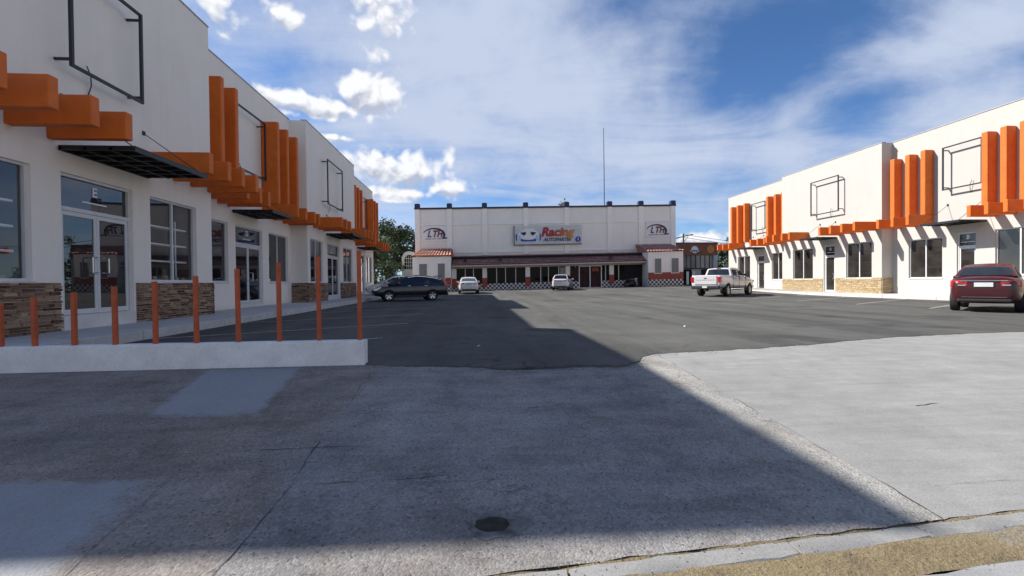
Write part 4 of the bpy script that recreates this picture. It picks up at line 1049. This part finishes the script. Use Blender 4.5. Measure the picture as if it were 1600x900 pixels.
def make_cabin(root, P, wb, wr, paint, gm, side_splits, front_in=0.10, rear_glass=True):
    """P: side outline rear base, roof rear, roof mid, roof front, front base"""
    zb = min(P[0][1], P[-1][1]); zr = max(p[1] for p in P); nP = len(P)
    def yw(z): return wb+(wr-wb)*(z-zb)/(zr-zb)
    mb = MB(); nn = 5; vs = []
    for x, z in P:
        y = yw(z); vs += [(x, y, z), (x, y*0.6, z+(0.03 if z > zb+.3 else 0.0)), (x, 0, z+(0.04 if z > zb+.3 else 0.0)), (x, -y*0.6, z+(0.03 if z > zb+.3 else 0.0)), (x, -y, z)]
    fs = []
    for i in range(nP-1):
        for k in range(4): a = i*nn+k; fs.append((a, a+1, a+nn+1, a+nn))
    e = (nP-1)*nn
    fs.append(tuple(i*nn for i in range(nP))); fs.append(tuple(i*nn+4 for i in range(nP))[::-1])
    fs.append((0, e, e+1, e+2, e+3, e+4, 4, 3, 2, 1))
    mb.add(vs, fs)
    mb.build('cabin', paint, root, smooth=35, local=True, bevel=0.035)
    # windscreen and rear window follow the two sloping faces
    def face(i, j, name, t0, t1, e=0.84):
        (xa, za), (xb, zb_) = P[i], P[j]
        lo = (xa+(xb-xa)*t0, za+(zb_-za)*t0); hi = (xa+(xb-xa)*t1, za+(zb_-za)*t1)
        up = 0.035*t1
        m = MB(); n = 6; q = []
        nrm = Vector((-(zb_-za), 0, xb-xa)).normalized() if i > j else Vector((-(zb_-za), 0, (xb-xa))).normalized()
        if nrm.z < 0: nrm = -nrm
        for (x, z), k in ((lo, 0.0), (hi, t1)):
            for s in range(n+1):
                f = -1+2*s/n; y = yw(z)*e*f
                lift = (0.04*(1-max(0, abs(f)*e-0.0)**2))*k
                q.append(tuple(Vector((x, y, z+lift))+nrm*0.016))
        m.add(q, [(s, s+1, n+1+s+1, n+1+s) for s in range(n)])
        return m.build(name, gm, root, local=True, smooth=40)
    face(nP-1, nP-2, 'windshield', 0.06, 0.90)
    if rear_glass: face(0, 1, 'rear_window', 0.10, 0.88)
    # side windows
    def outline_top(x):
        for (xa, za), (xb, zb_) in zip(P, P[1:]):
            if xa <= x <= xb: return za+(zb_-za)*(x-xa)/(xb-xa)
        return zb
    for sg in (1, -1):
        for (a, b, za, zt) in side_splits:
            n = 10; top = []; bot = []
            for i in range(n+1):
                x = a+(b-a)*i/n; zz = min(outline_top(x)-0.085, zt)
                lo = za
                if zz < lo: zz = lo
                top.append((x, sg*yw(zz), zz)); bot.append((x, sg*yw(lo), lo))
            q = bot + top[::-1]
            m = MB(); off = 0.014*sg
            q2 = [(x, y+off, z+0.003) for x, y, z in q]
            m.add(q2, [(i, i+1, 2*n+1-i-1, 2*n+1-i) for i in range(n)])
            m.build('side_window', gm, root, local=True)
def blk(root, name, mat, x0, x1, y0, y1, z0, z1, bev=0.015, label=None, parent_local=True):
    mb = MB(); mb.box(x0, x1, y0, y1, z0, z1); o = mb.build(name, mat, root, local=True, bevel=bev)
    if label: o['label'] = label
    return o
def prism_y(root, name, mat, pts, y0, y1, bev=0.01):
    mb = MB(); n = len(pts); mb.add([(x, y0, z) for x, z in pts]+[(x, y1, z) for x, z in pts], [tuple(range(n)), tuple(range(n, 2*n))[::-1]]+[(i, (i+1) % n, n+(i+1) % n, n+i) for i in range(n)])
    return mb.build(name, mat, root, local=True, bevel=bev)
def mirrors(root, x, z, w, mat):
    for sg in (1, -1): blk(root, 'mirror', mat, x-0.07, x+0.09, sg*(w-0.02), sg*(w+0.19), z, z+0.14, 0.03)
def handles(root, xs, z, w, mat):
    for sg in (1, -1):
        for x in xs: blk(root, 'door_handle', mat, x-0.09, x+0.09, sg*(w-0.03), sg*(w+0.022), z, z+0.03, 0.008)
def seams(root, xs, z0, z1, w, mat=None):
    for sg in (1, -1):
        for x in xs: blk(root, 'door_seam', M['plastic'], x-0.006, x+0.006, sg*(w-0.03), sg*(w+0.003), z0, z1, 0)

def sedan(label, loc, rz, paint, gm, L=4.85, W=0.925, H=1.47, plate='plate', rimm='rim', name='parked_car', hatch=False, group='cars parked on the lot'):
    t = thing(name, label, 'car', loc, rz, group)
    k = L/4.85; h = H/1.47; X = lambda x: x*k; Z = lambda z: z*h
    st = [(X(-2.43),.58,.44,.76,.84),(X(-2.40),.70,.36,.92,1.00),(X(-2.30),.80,.30,.99,1.055),(X(-2.0),.885,.27,1.01,1.08),(X(-1.5),.92,.24,1.02,1.09),(X(-.8),.925,.22,1.0,1.03),(X(.2),.925,.21,.97,1.0),(X(1.0),.925,.21,.93,.99),(X(1.5),.915,.22,.88,.96),(X(2.0),.88,.25,.80,.88),(X(2.28),.80,.30,.70,.76),(X(2.42),.62,.36,.58,.62)]
    st = [(x, w*W/.925, Z(a), Z(b), Z(c)) for x, w, a, b, c in st]; r = 0.325*h; wx = (X(1.42), X(-1.40))
    make_body(t, st, paint, [(x, W) for x in wx], r)
    if hatch: P = [(X(-2.25),Z(1.03)),(X(-1.75),Z(1.42)),(X(-.5),H),(X(.3),Z(1.42)),(X(1.2),Z(.96))]
    else: P = [(X(-1.98),Z(1.06)),(X(-1.2),Z(1.345)),(X(-.78),Z(1.425)),(X(-.2),Z(1.45)),(X(.25),Z(1.41)),(X(1.35),Z(.965))]
    sp = [(X(-1.42 if not hatch else -1.85),X(-.42),Z(1.05),Z(1.38)),(X(-.34),X(1.0),Z(1.03),Z(1.38))]
    make_cabin(t, P, W*.90, W*.66, paint, gm, sp)
    for x in wx:
        for sg in (1, -1): make_wheel(t, x, sg*(W-.115), r, 0.215, rimm)
    for sg in (1, -1):
        tl = MB(); pl = [(-2.425,.40),(-2.405,.60),(-2.33,.735),(-2.20,.835),(-2.05,.885),(-2.02,.86),(-2.2,.5)]
        tl.loft([[(X(px_), sg*py_*W/.925*(1 if zz_ < .9 else .985), Z(zz_)) for px_, py_ in pl] for zz_ in (.76, .80, .92, .955)])
        tl.build('taillight', M['red_lens'], t, local=True, bevel=.012)
        blk(t, 'reverse_light', M['clear_lens'], X(-2.435), X(-2.36), sg*.40, sg*.58, Z(.79), Z(.82), .01)
        prism_y(t, 'headlight', M['clear_lens'], [(X(2.40),Z(.56)),(X(2.38),Z(.66)),(X(2.12),Z(.78)),(X(2.1),Z(.70)),(X(2.25),Z(.58))], sg*.48, sg*.80)
    blk(t, 'license_plate', M[plate], X(-2.45), X(-2.40), -.21, .21, Z(.76), Z(.885), .005)
    blk(t, 'trim_strip', M['chrome'], X(-2.445), X(-2.36), -.52, .52, Z(.925), Z(.95), .008)
    blk(t, 'lower_bumper', M['plastic'], X(-2.43), X(-2.2), -.60, .60, Z(.31), Z(.41), .03)
    blk(t, 'bumper_strip', M['chrome'], X(-2.44), X(-2.38), -.50, .50, Z(.452), Z(.462), .003)
    for sg in (1, -1): blk(t, 'rocker_trim', M['plastic'], X(-1.05), X(1.05), sg*(W-.10), sg*(W-.005), Z(.2), Z(.26), .02)
    blk(t, 'grille', M['plastic'], X(2.36), X(2.43), -.45, .45, Z(.44), Z(.56), .02)
    mirrors(t, X(.85), Z(.98), W*.94, paint); handles(t, (X(-.75), X(.25)), Z(.86), W, M['chrome']); seams(t, (X(-.38), X(.95)), Z(.3), Z(.98), W)
    return t

def suv(label, loc, rz, paint, gm, L=4.55, W=0.91, H=1.66, plate='plate', name='parked_car', group='cars parked on the lot'):
    t = thing(name, label, 'car', loc, rz, group); k = L/4.55; X = lambda x: x*k; Z = lambda z: z*H/1.66
    st = [(X(-2.26),.72,.48,.85,.95),(X(-2.22),.82,.42,.98,1.06),(X(-2.1),.88,.36,1.05,1.10),(X(-1.6),.905,.30,1.07,1.10),(X(-.8),.91,.27,1.05,1.08),(X(.2),.91,.26,1.02,1.06),(X(.95),.91,.26,1.00,1.06),(X(1.4),.90,.27,.97,1.04),(X(1.85),.87,.30,.90,.97),(X(2.12),.80,.34,.80,.86),(X(2.26),.66,.40,.66,.70)]
    st = [(x, w*W/.91, Z(a), Z(b), Z(c)) for x, w, a, b, c in st]; r = 0.345*H/1.66; wx = (X(1.36), X(-1.26))
    make_body(t, st, paint, [(x, W) for x in wx], r)
    P = [(X(-2.2),Z(1.04)),(X(-2.02),Z(1.27)),(X(-1.62),Z(1.46)),(X(-.98),Z(1.595)),(X(-.3),Z(1.64)),(X(.28),Z(1.55)),(X(1.42),Z(1.02))]
    make_cabin(t, P, W*.91, W*.68, paint, gm, [(X(-1.90),X(-1.12),Z(1.20),Z(1.5)),(X(-1.04),X(-.22),Z(1.15),Z(1.53)),(X(-.14),X(1.05),Z(1.10),Z(1.53))])
    for x in wx:
        for sg in (1, -1): make_wheel(t, x, sg*(W-.12), r, 0.225)
    for sg in (1, -1):
        prism_y(t, 'taillight', M['red_lens'], [(X(-2.26),Z(.92)),(X(-2.25),Z(1.06)),(X(-1.98),Z(1.42)),(X(-1.86),Z(1.42)),(X(-2.0),Z(1.06)),(X(-2.02),Z(.92))], sg*.66, sg*(.842))
        prism_y(t, 'headlight', M['clear_lens'], [(X(2.24),Z(.66)),(X(2.2),Z(.80)),(X(1.82),Z(.93)),(X(1.8),Z(.84)),(X(2.05),Z(.68))], sg*.46, sg*.83)
        blk(t, 'cladding', M['plastic'], X(-.9), X(1.0), sg*(W-.10), sg*(W+.006), Z(.26), Z(.40), .03)
        mb = MB(); mb.tube([(X(-1.9),sg*(W*.868),Z(1.17)),(X(-1.84),sg*(W*.80),Z(1.32)),(X(-1.5),sg*(W*.752),Z(1.43)),(X(-.9),sg*(W*.718),Z(1.535)),(X(-.3),sg*(W*.705),Z(1.575)),(X(.22),sg*(W*.735),Z(1.49))], 0.018, 5); mb.build('chrome_trim', M['chrome'], t, local=True)
    blk(t, 'license_plate', M[plate], X(-2.30), X(-2.24), -.2, .2, Z(.80), Z(.92), .005)
    blk(t, 'lower_bumper', M['plastic'], X(-2.28), X(-2.0), -.78, .78, Z(.34), Z(.54), .05)
    blk(t, 'grille', M['plastic'], X(2.17), X(2.27), -.45, .45, Z(.5), Z(.72), .03)
    blk(t, 'roof_spoiler', paint, X(-1.95), X(-1.6), -.5, .5, Z(1.56), Z(1.6), .02)
    mirrors(t, X(.78), Z(1.08), W*.94, paint); handles(t, (X(-.85), X(.15)), Z(.95), W, M['chrome']); seams(t, (X(-1.1), X(-.18), X(.98)), Z(.4), Z(1.04), W)
    return t

def pickup(label, loc, rz):
    t = thing('pickup_truck', label, 'pickup truck', loc, rz, 'cars parked on the lot'); W = 1.0; p = M['paint_white']; gm = M['car_glass']
    st = [(-2.92,.95,.66,1.34,1.35),(-2.90,.985,.60,1.40,1.41),(-2.75,.995,.58,1.41,1.42),(-2.0,1.0,.55,1.41,1.42),(-1.05,1.0,.53,1.40,1.41),(-.95,1.0,.52,1.36,1.40),(.3,1.0,.50,1.34,1.38),(1.3,1.0,.50,1.32,1.38),(2.0,.99,.52,1.27,1.34),(2.6,.95,.56,1.18,1.26),(2.86,.90,.58,1.05,1.12),(2.95,.80,.62,.95,1.0)]
    wx = (1.98, -1.70); r = 0.42
    make_body(t, st, p, [(x, W) for x in wx], r, cut_box=(-2.80, -1.12, -0.80, 0.80, 0.85, 2.0), sub=1)
    P = [(-1.02,1.38),(-.92,1.86),(-.1,1.93),(.62,1.87),(1.42,1.36)]
    make_cabin(t, P, .93, .74, p, gm, [(-.80,.02,1.43,1.80),(.12,1.12,1.40,1.80)])
    for x in wx:
        for sg in (1, -1): make_wheel(t, x, sg*(W-.14), r, 0.27, 'rim', 6)
    for sg in (1, -1):
        blk(t, 'taillight', M['red_lens'], -2.945, -2.78, sg*.80, sg*1.005, .95, 1.30, .02)
        blk(t, 'running_board', M['plastic'], -.9, 1.3, sg*.86, sg*1.04, .40, .47, .015)
        blk(t, 'lower_trim', M['plastic'], -.98, 1.45, sg*.93, sg*1.006, .52, .62, .01)
        blk(t, 'headlight', M['clear_lens'], 2.74, 2.93, sg*.62, sg*.93, .92, 1.10, .03)
    blk(t, 'tailgate', p, -2.955, -2.90, -.74, .74, .80, 1.385, .02)
    blk(t, 'tailgate_strip', M['plastic'], -2.962, -2.95, -.6, .6, 1.085, 1.10, .0); blk(t, 'badge', M['plastic'], -2.965, -2.95, -.09, .09, 1.17, 1.23, .01)
    blk(t, 'rear_bumper', M['plastic'], -3.06, -2.80, -.93, .93, .50, .72, .04); blk(t, 'license_plate', M['plate'], -3.075, -3.05, -.16, .16, .57, .69, .005)
    blk(t, 'hitch', M['plastic'], -3.02, -2.6, -.08, .08, .36, .5, .02)
    blk(t, 'front_bumper', M['chrome'], 2.78, 3.0, -.9, .9, .52, .72, .05); blk(t, 'grille', M['plastic'], 2.86, 2.97, -.6, .6, .78, 1.08, .03)
    blk(t, 'roof_lamp', M['red_lens'], -.95, -.90, -.14, .14, 1.885, 1.915, .005)
    mirrors(t, 1.02, 1.38, .97, M['plastic']); handles(t, (-.62, .28), 1.18, W, M['plastic']); seams(t, (-.95, .06, 1.22), .6, 1.34, W)
    return t

R = math.radians
suv('navy blue crossover with red tail light nosed in beside the left shop row', (-4.25, 29.35, gz(-4,29)), R(180+17), M['paint_navy'], M['car_glass'], 4.62, 0.91, 1.64)
suv('white car half hidden behind the navy crossover', (-6.3, 36.3, gz(-5,36)), R(180+15), M['paint_white'], M['car_glass'], 4.6, 0.91, 1.68, 'plate_grey')
sedan('white sedan with green rear glass parked tail out in front of the checkered base', (-0.75, 41.0, gz(-0.7,41.0)), R(92), M['paint_white'], M['car_glass_green'], 4.6, 0.90, 1.45, 'plate_grey')
sedan('white hatchback with dark rear glass parked tail out near the store door', (8.45, 44.3, gz(8,44)), R(72), M['paint_white'], M['car_glass'], 4.1, 0.87, 1.50, 'plate_grey', hatch=True)
pickup('white pickup truck with open bed parked by the sunlit shop row', (17.35, 30.75, gz(17,31)), R(38))
sedan('dark red sedan with white licence plate parked by the right shop row', (17.6, 14.35, 0.012), R(36), M['paint_red'], M['car_glass'], 4.6, 0.84, 1.56)

def motorbike(label, x, y, rz):
    z = gz(x, y)+0.42; t = thing('motorcycle', label, 'motorcycle', (x, y, 0.43), rz, 'motorcycles in front of the store')
    for xx in (-.66, .66):
        mb = MB(); mb.lathe([(.22,-.05),(.30,-.055),(.31,0),(.30,.055),(.22,.05)], (xx,0,.31), 'Y', 18, cap=False); w = mb.build('wheel', M['tyre'], t, local=True, smooth=50)
        mb = MB(); mb.lathe([(.22,-.02),(.22,.02)], (xx,0,.31), 'Y', 14); mb.build('rim', M['plastic'], w, local=True)
    mb = MB(); mb.lathe([(.02,-.28),(.12,-.24),(.16,-.05),(.14,.18),(.03,.28)], (.12,0,.84), 'X', 12); mb.build('tank', M['paint_maroon'], t, local=True, smooth=60)
    mb = MB(); mb.loft([[(-.62,a*.08,.90+b) for a,b in ((-1,0),(1,0),(1,.08),(-1,.08))],[(-.2,a*.13,.80+b) for a,b in ((-1,0),(1,0),(1,.08),(-1,.08))],[(-.05,a*.1,.82+b) for a,b in ((-1,0),(1,0),(1,.06),(-1,.06))]]); mb.build('seat', M['plastic'], t, local=True)
    blk(t, 'engine', M['plastic'], -.22, .26, -.13, .13, .32, .68, .05)
    mb = MB()
    for sg in (-1, 1): mb.tube([(.66,sg*.08,.31),(.45,sg*.08,1.0)], .025, 6); mb.tube([(-.66,sg*.09,.31),(-.1,sg*.09,.45)], .025, 6)
    mb.build('fork', M['steel'], t, local=True)
    mb = MB(); mb.tube([(.36,-.36,1.08),(.44,-.15,1.02),(.44,.15,1.02),(.36,.36,1.08)], .018, 6); mb.build('handlebar', M['plastic'], t, local=True)
    mb = MB(); mb.lathe([(.1,-.06),(.1,.04),(.05,.06)], (.58,0,.92), 'X', 12); mb.build('headlight', M['clear_lens'], t, local=True)
    blk(t, 'fender', M['paint_maroon'], -.95, -.55, -.07, .07, .64, .70, .02)
motorbike('dark maroon motorcycle parked side-on before the right end block', 16.6, 47.9, R(8))
motorbike('black motorcycle behind the maroon one at the dark kerb', 17.5, 48.9, R(60))

# ------------------------------------------------------------------ camera
F = 711.0
yaw, pitch, roll = R(4.42), R(-0.69), 0.010
fwd = Vector((math.sin(yaw)*math.cos(pitch), math.cos(yaw)*math.cos(pitch), math.sin(pitch)))
r0 = Vector((math.cos(yaw), -math.sin(yaw), 0)); u0 = r0.cross(fwd)
rt = r0*math.cos(roll)-u0*math.sin(roll); up = u0*math.cos(roll)+r0*math.sin(roll)
cam = bpy.data.cameras.new('camera'); cam.sensor_width = 36.0; cam.lens = F/1600*36; cam.clip_end = 4000; cam.clip_start = 0.05
co = bpy.data.objects.new('camera', cam); COL.objects.link(co)
m = Matrix.Identity(4)
for i in range(3): m[i][0] = rt[i]; m[i][1] = up[i]; m[i][2] = -fwd[i]; m[i][3] = (0, 0, 1.1)[i]
co.matrix_world = m
SC.camera = co
def pix(x, y): return (fwd + rt*(x-800)/F + up*(450-y)/F).normalized()      # only used to lay clouds out by sky direction

# ------------------------------------------------------------------ sun and sky
sun_dir = Vector((-1.135, 0.53, 1.0)).normalized()
EL = math.asin(sun_dir.z); AZ = math.atan2(sun_dir.x, sun_dir.y)
sl = bpy.data.lights.new('sun', 'SUN'); sl.energy = 5.0; sl.angle = R(0.53); sl.color = (1.0, 0.955, 0.89)
so = bpy.data.objects.new('sun', sl); COL.objects.link(so); so.rotation_euler = (-sun_dir).to_track_quat('-Z', 'Y').to_euler()

W = bpy.data.worlds.new('World'); SC.world = W; W.use_nodes = True
nt = W.node_tree; bg = nt.nodes['Background']
sky = nt.nodes.new('ShaderNodeTexSky'); sky.sky_type = 'NISHITA'; sky.sun_disc = False
sky.sun_elevation = EL; sky.sun_rotation = AZ; sky.air_density = 1.0; sky.dust_density = 0.6; sky.ozone_density = 2.0; sky.altitude = 1800
tc = nt.nodes.new('ShaderNodeTexCoord'); D = tc.outputs['Generated']
def vdot(vec):
    n = nt.nodes.new('ShaderNodeVectorMath'); n.operation = 'DOT_PRODUCT'; nt.links.new(D, n.inputs[0]); n.inputs[1].default_value = vec; return n.outputs['Value']
# direction -> high cloud plane
sep = nt.nodes.new('ShaderNodeSeparateXYZ'); nt.links.new(D, sep.inputs[0])
zz = math_(nt, 'MAXIMUM', math_(nt, 'ADD', sep.outputs['Z'], 0.10), 0.04)
px = math_(nt, 'DIVIDE', sep.outputs['X'], zz); py = math_(nt, 'DIVIDE', sep.outputs['Y'], zz)
cmb = nt.nodes.new('ShaderNodeCombineXYZ'); nt.links.new(px, cmb.inputs[0]); nt.links.new(py, cmb.inputs[1])
mp = nt.nodes.new('ShaderNodeMapping'); nt.links.new(cmb.outputs[0], mp.inputs[0]); mp.inputs['Rotation'].default_value = (0,0,0.9); mp.inputs['Scale'].default_value = (0.8, 1.25, 1)
cir1 = noise_tex(nt, mp.outputs[0], 1.1, 8, 0.6, 0.9)
cir2 = noise_tex(nt, cmb.outputs[0], 0.9, 9, 0.62, 0.5)
def off(d):
    n = nt.nodes.new('ShaderNodeVectorMath'); n.operation = 'ADD'; nt.links.new(D, n.inputs[0]); n.inputs[1].default_value = d; return n.outputs[0]
sunoff = (pix(760, 90)-pix(780, 140)).normalized()*0.018
Ds = off(tuple(sunoff))
fine = noise_tex(nt, D, 8.0, 9, 0.60, 0.15); fine_s = noise_tex(nt, Ds, 8.0, 9, 0.60, 0.15)
def billow(vec, sc):
    n = noise_tex(nt, vec, sc, 2.5, 0.5, 0.3)
    return math_(nt, 'ABSOLUTE', math_(nt, 'MULTIPLY_ADD', n, 3.2, -1.6))
fine2 = billow(D, 20.0); fine2_s = billow(Ds, 20.0)
def blob(x, y, rx, ry, warp=0.0):
    c = pix(x, y); a = (pix(x+10, y)-c).normalized(); b = (pix(x, y-10)-c).normalized()
    sx = (pix(x+rx, y)-c).length; sy = (pix(x, y-ry)-c).length
    u = math_(nt, 'DIVIDE', math_(nt, 'SUBTRACT', vdot(a), a.dot(c)), sx); v = math_(nt, 'DIVIDE', math_(nt, 'SUBTRACT', vdot(b), b.dot(c)), sy)
    d = math_(nt, 'SQRT', math_(nt, 'ADD', math_(nt, 'MULTIPLY', u, u), math_(nt, 'MULTIPLY', v, v)))
    front = math_(nt, 'GREATER_THAN', vdot(c), 0.2)
    return math_(nt, 'MULTIPLY', math_(nt, 'SUBTRACT', 1.0, d, clamp=False), front), v, front
# thin veil of high cloud: more towards the middle, open blue at upper right
veil = math_(nt, 'MULTIPLY_ADD', cir1, 0.9, math_(nt, 'MULTIPLY', cir2, 0.55))
veil = math_(nt, 'ADD', veil, math_(nt, 'MULTIPLY', math_(nt, 'SUBTRACT', fine, 0.5), 0.45))
bias = None
for x, y, rx, ry, a in ((790,130,330,230,0.34), (1010,260,330,110,0.22), (1470,70,210,70,0.42), (1500,200,260,90,0.16), (1190,70,190,120,-0.42),(1350,150,130,70,-0.34), (960,10,120,60,-0.20), (440,130,200,150,-0.03), (1090,300,140,50,-0.12), (820,285,120,30,-0.10)):
    bl, _, fr = blob(x, y, rx, ry); bl = math_(nt, 'MULTIPLY', math_(nt, 'MAXIMUM', bl, 0.0), a)
    bias = bl if bias is None else math_(nt, 'ADD', bias, bl)
veil = math_(nt, 'ADD', veil, bias)
ahead = smooth(nt, vdot(Vector((0.08, 0.93, 0.30)).normalized()), 0.30, 0.66)      # veil cut away outside the view, clear sky there deepens the shade
vf = math_(nt, 'MULTIPLY', math_(nt, 'MULTIPLY', smooth(nt, veil, 0.42, 1.06), 0.96), ahead)
# cumulus heaps
cum = None; under = None
for x, y, rx, ry, wt in ((440,152,70,24,0.0),(500,165,80,22,-0.05),(572,148,50,38,0.05),(600,258,70,30,0.0),(650,262,60,42,0.05),(700,294,46,22,-0.1),(620,302,80,14,-0.1),(335,14,62,60,-0.12),(440,22,46,34,-0.10),(600,34,66,72,-0.16),(1090,372,56,14,-0.1),(520,215,40,8,-0.25)):
    bl, v, fr = blob(x, y, rx, ry); w = math_(nt, 'MULTIPLY', math_(nt, 'MULTIPLY', v, -1.0), smooth(nt, bl, -0.1, 0.5))
    if wt: bl = math_(nt, 'ADD', bl, wt)
    cum = bl if cum is None else math_(nt, 'MAXIMUM', cum, bl); under = w if under is None else math_(nt, 'MAXIMUM', under, w)
def puff(f, f2): return math_(nt, 'MULTIPLY_ADD', math_(nt, 'SUBTRACT', f, 0.5), 1.9, math_(nt, 'MULTIPLY', math_(nt, 'SUBTRACT', f2, 0.32), 0.75))
n0 = puff(fine, fine2); n1 = puff(fine_s, fine2_s)
cd = math_(nt, 'ADD', cum, n0)
cf = smooth(nt, cd, 0.0, 0.50)
lit = math_(nt, 'SUBTRACT', n1, n0)
shade = math_(nt, 'ADD', math_(nt, 'MULTIPLY', smooth(nt, under, -0.05, 0.55), 1.0), math_(nt, 'MULTIPLY', lit, 1.6), clamp=True)
KS = 1.0
skyc = mixc(nt, 1.0, sky.outputs[0], (0.68, 0.96, 1.24), 'MULTIPLY')
lowband = math_(nt, 'MULTIPLY', smooth(nt, sep.outputs['Z'], 0.42, 0.08), math_(nt, 'SUBTRACT', 1.0, ahead))
lowband = math_(nt, 'MULTIPLY', lowband, smooth(nt, math_(nt, 'ADD', cir2, math_(nt, 'MULTIPLY', fine, 0.6)), 0.45, 0.85))
c = mixc(nt, vf, skyc, (5.1, 5.75, 7.2))
c = mixc(nt, lowband, c, (8.6, 8.5, 8.5))          # unseen white bank, added low outside the view to fill shaded walls
cumc = mixc(nt, shade, (8.5, 8.6, 8.9), (4.3, 4.7, 5.7))
c = mixc(nt, cf, c, cumc)
nt.links.new(c, bg.inputs['Color']); bg.inputs['Strength'].default_value = 0.07

vs = SC.view_settings; vs.view_transform = 'Standard'; vs.look = 'None'; vs.exposure = 0.72; vs.gamma = 1.0; vs.use_curve_mapping = False
SC.cycles.max_bounces = 8; SC.cycles.diffuse_bounces = 4; SC.cycles.glossy_bounces = 4
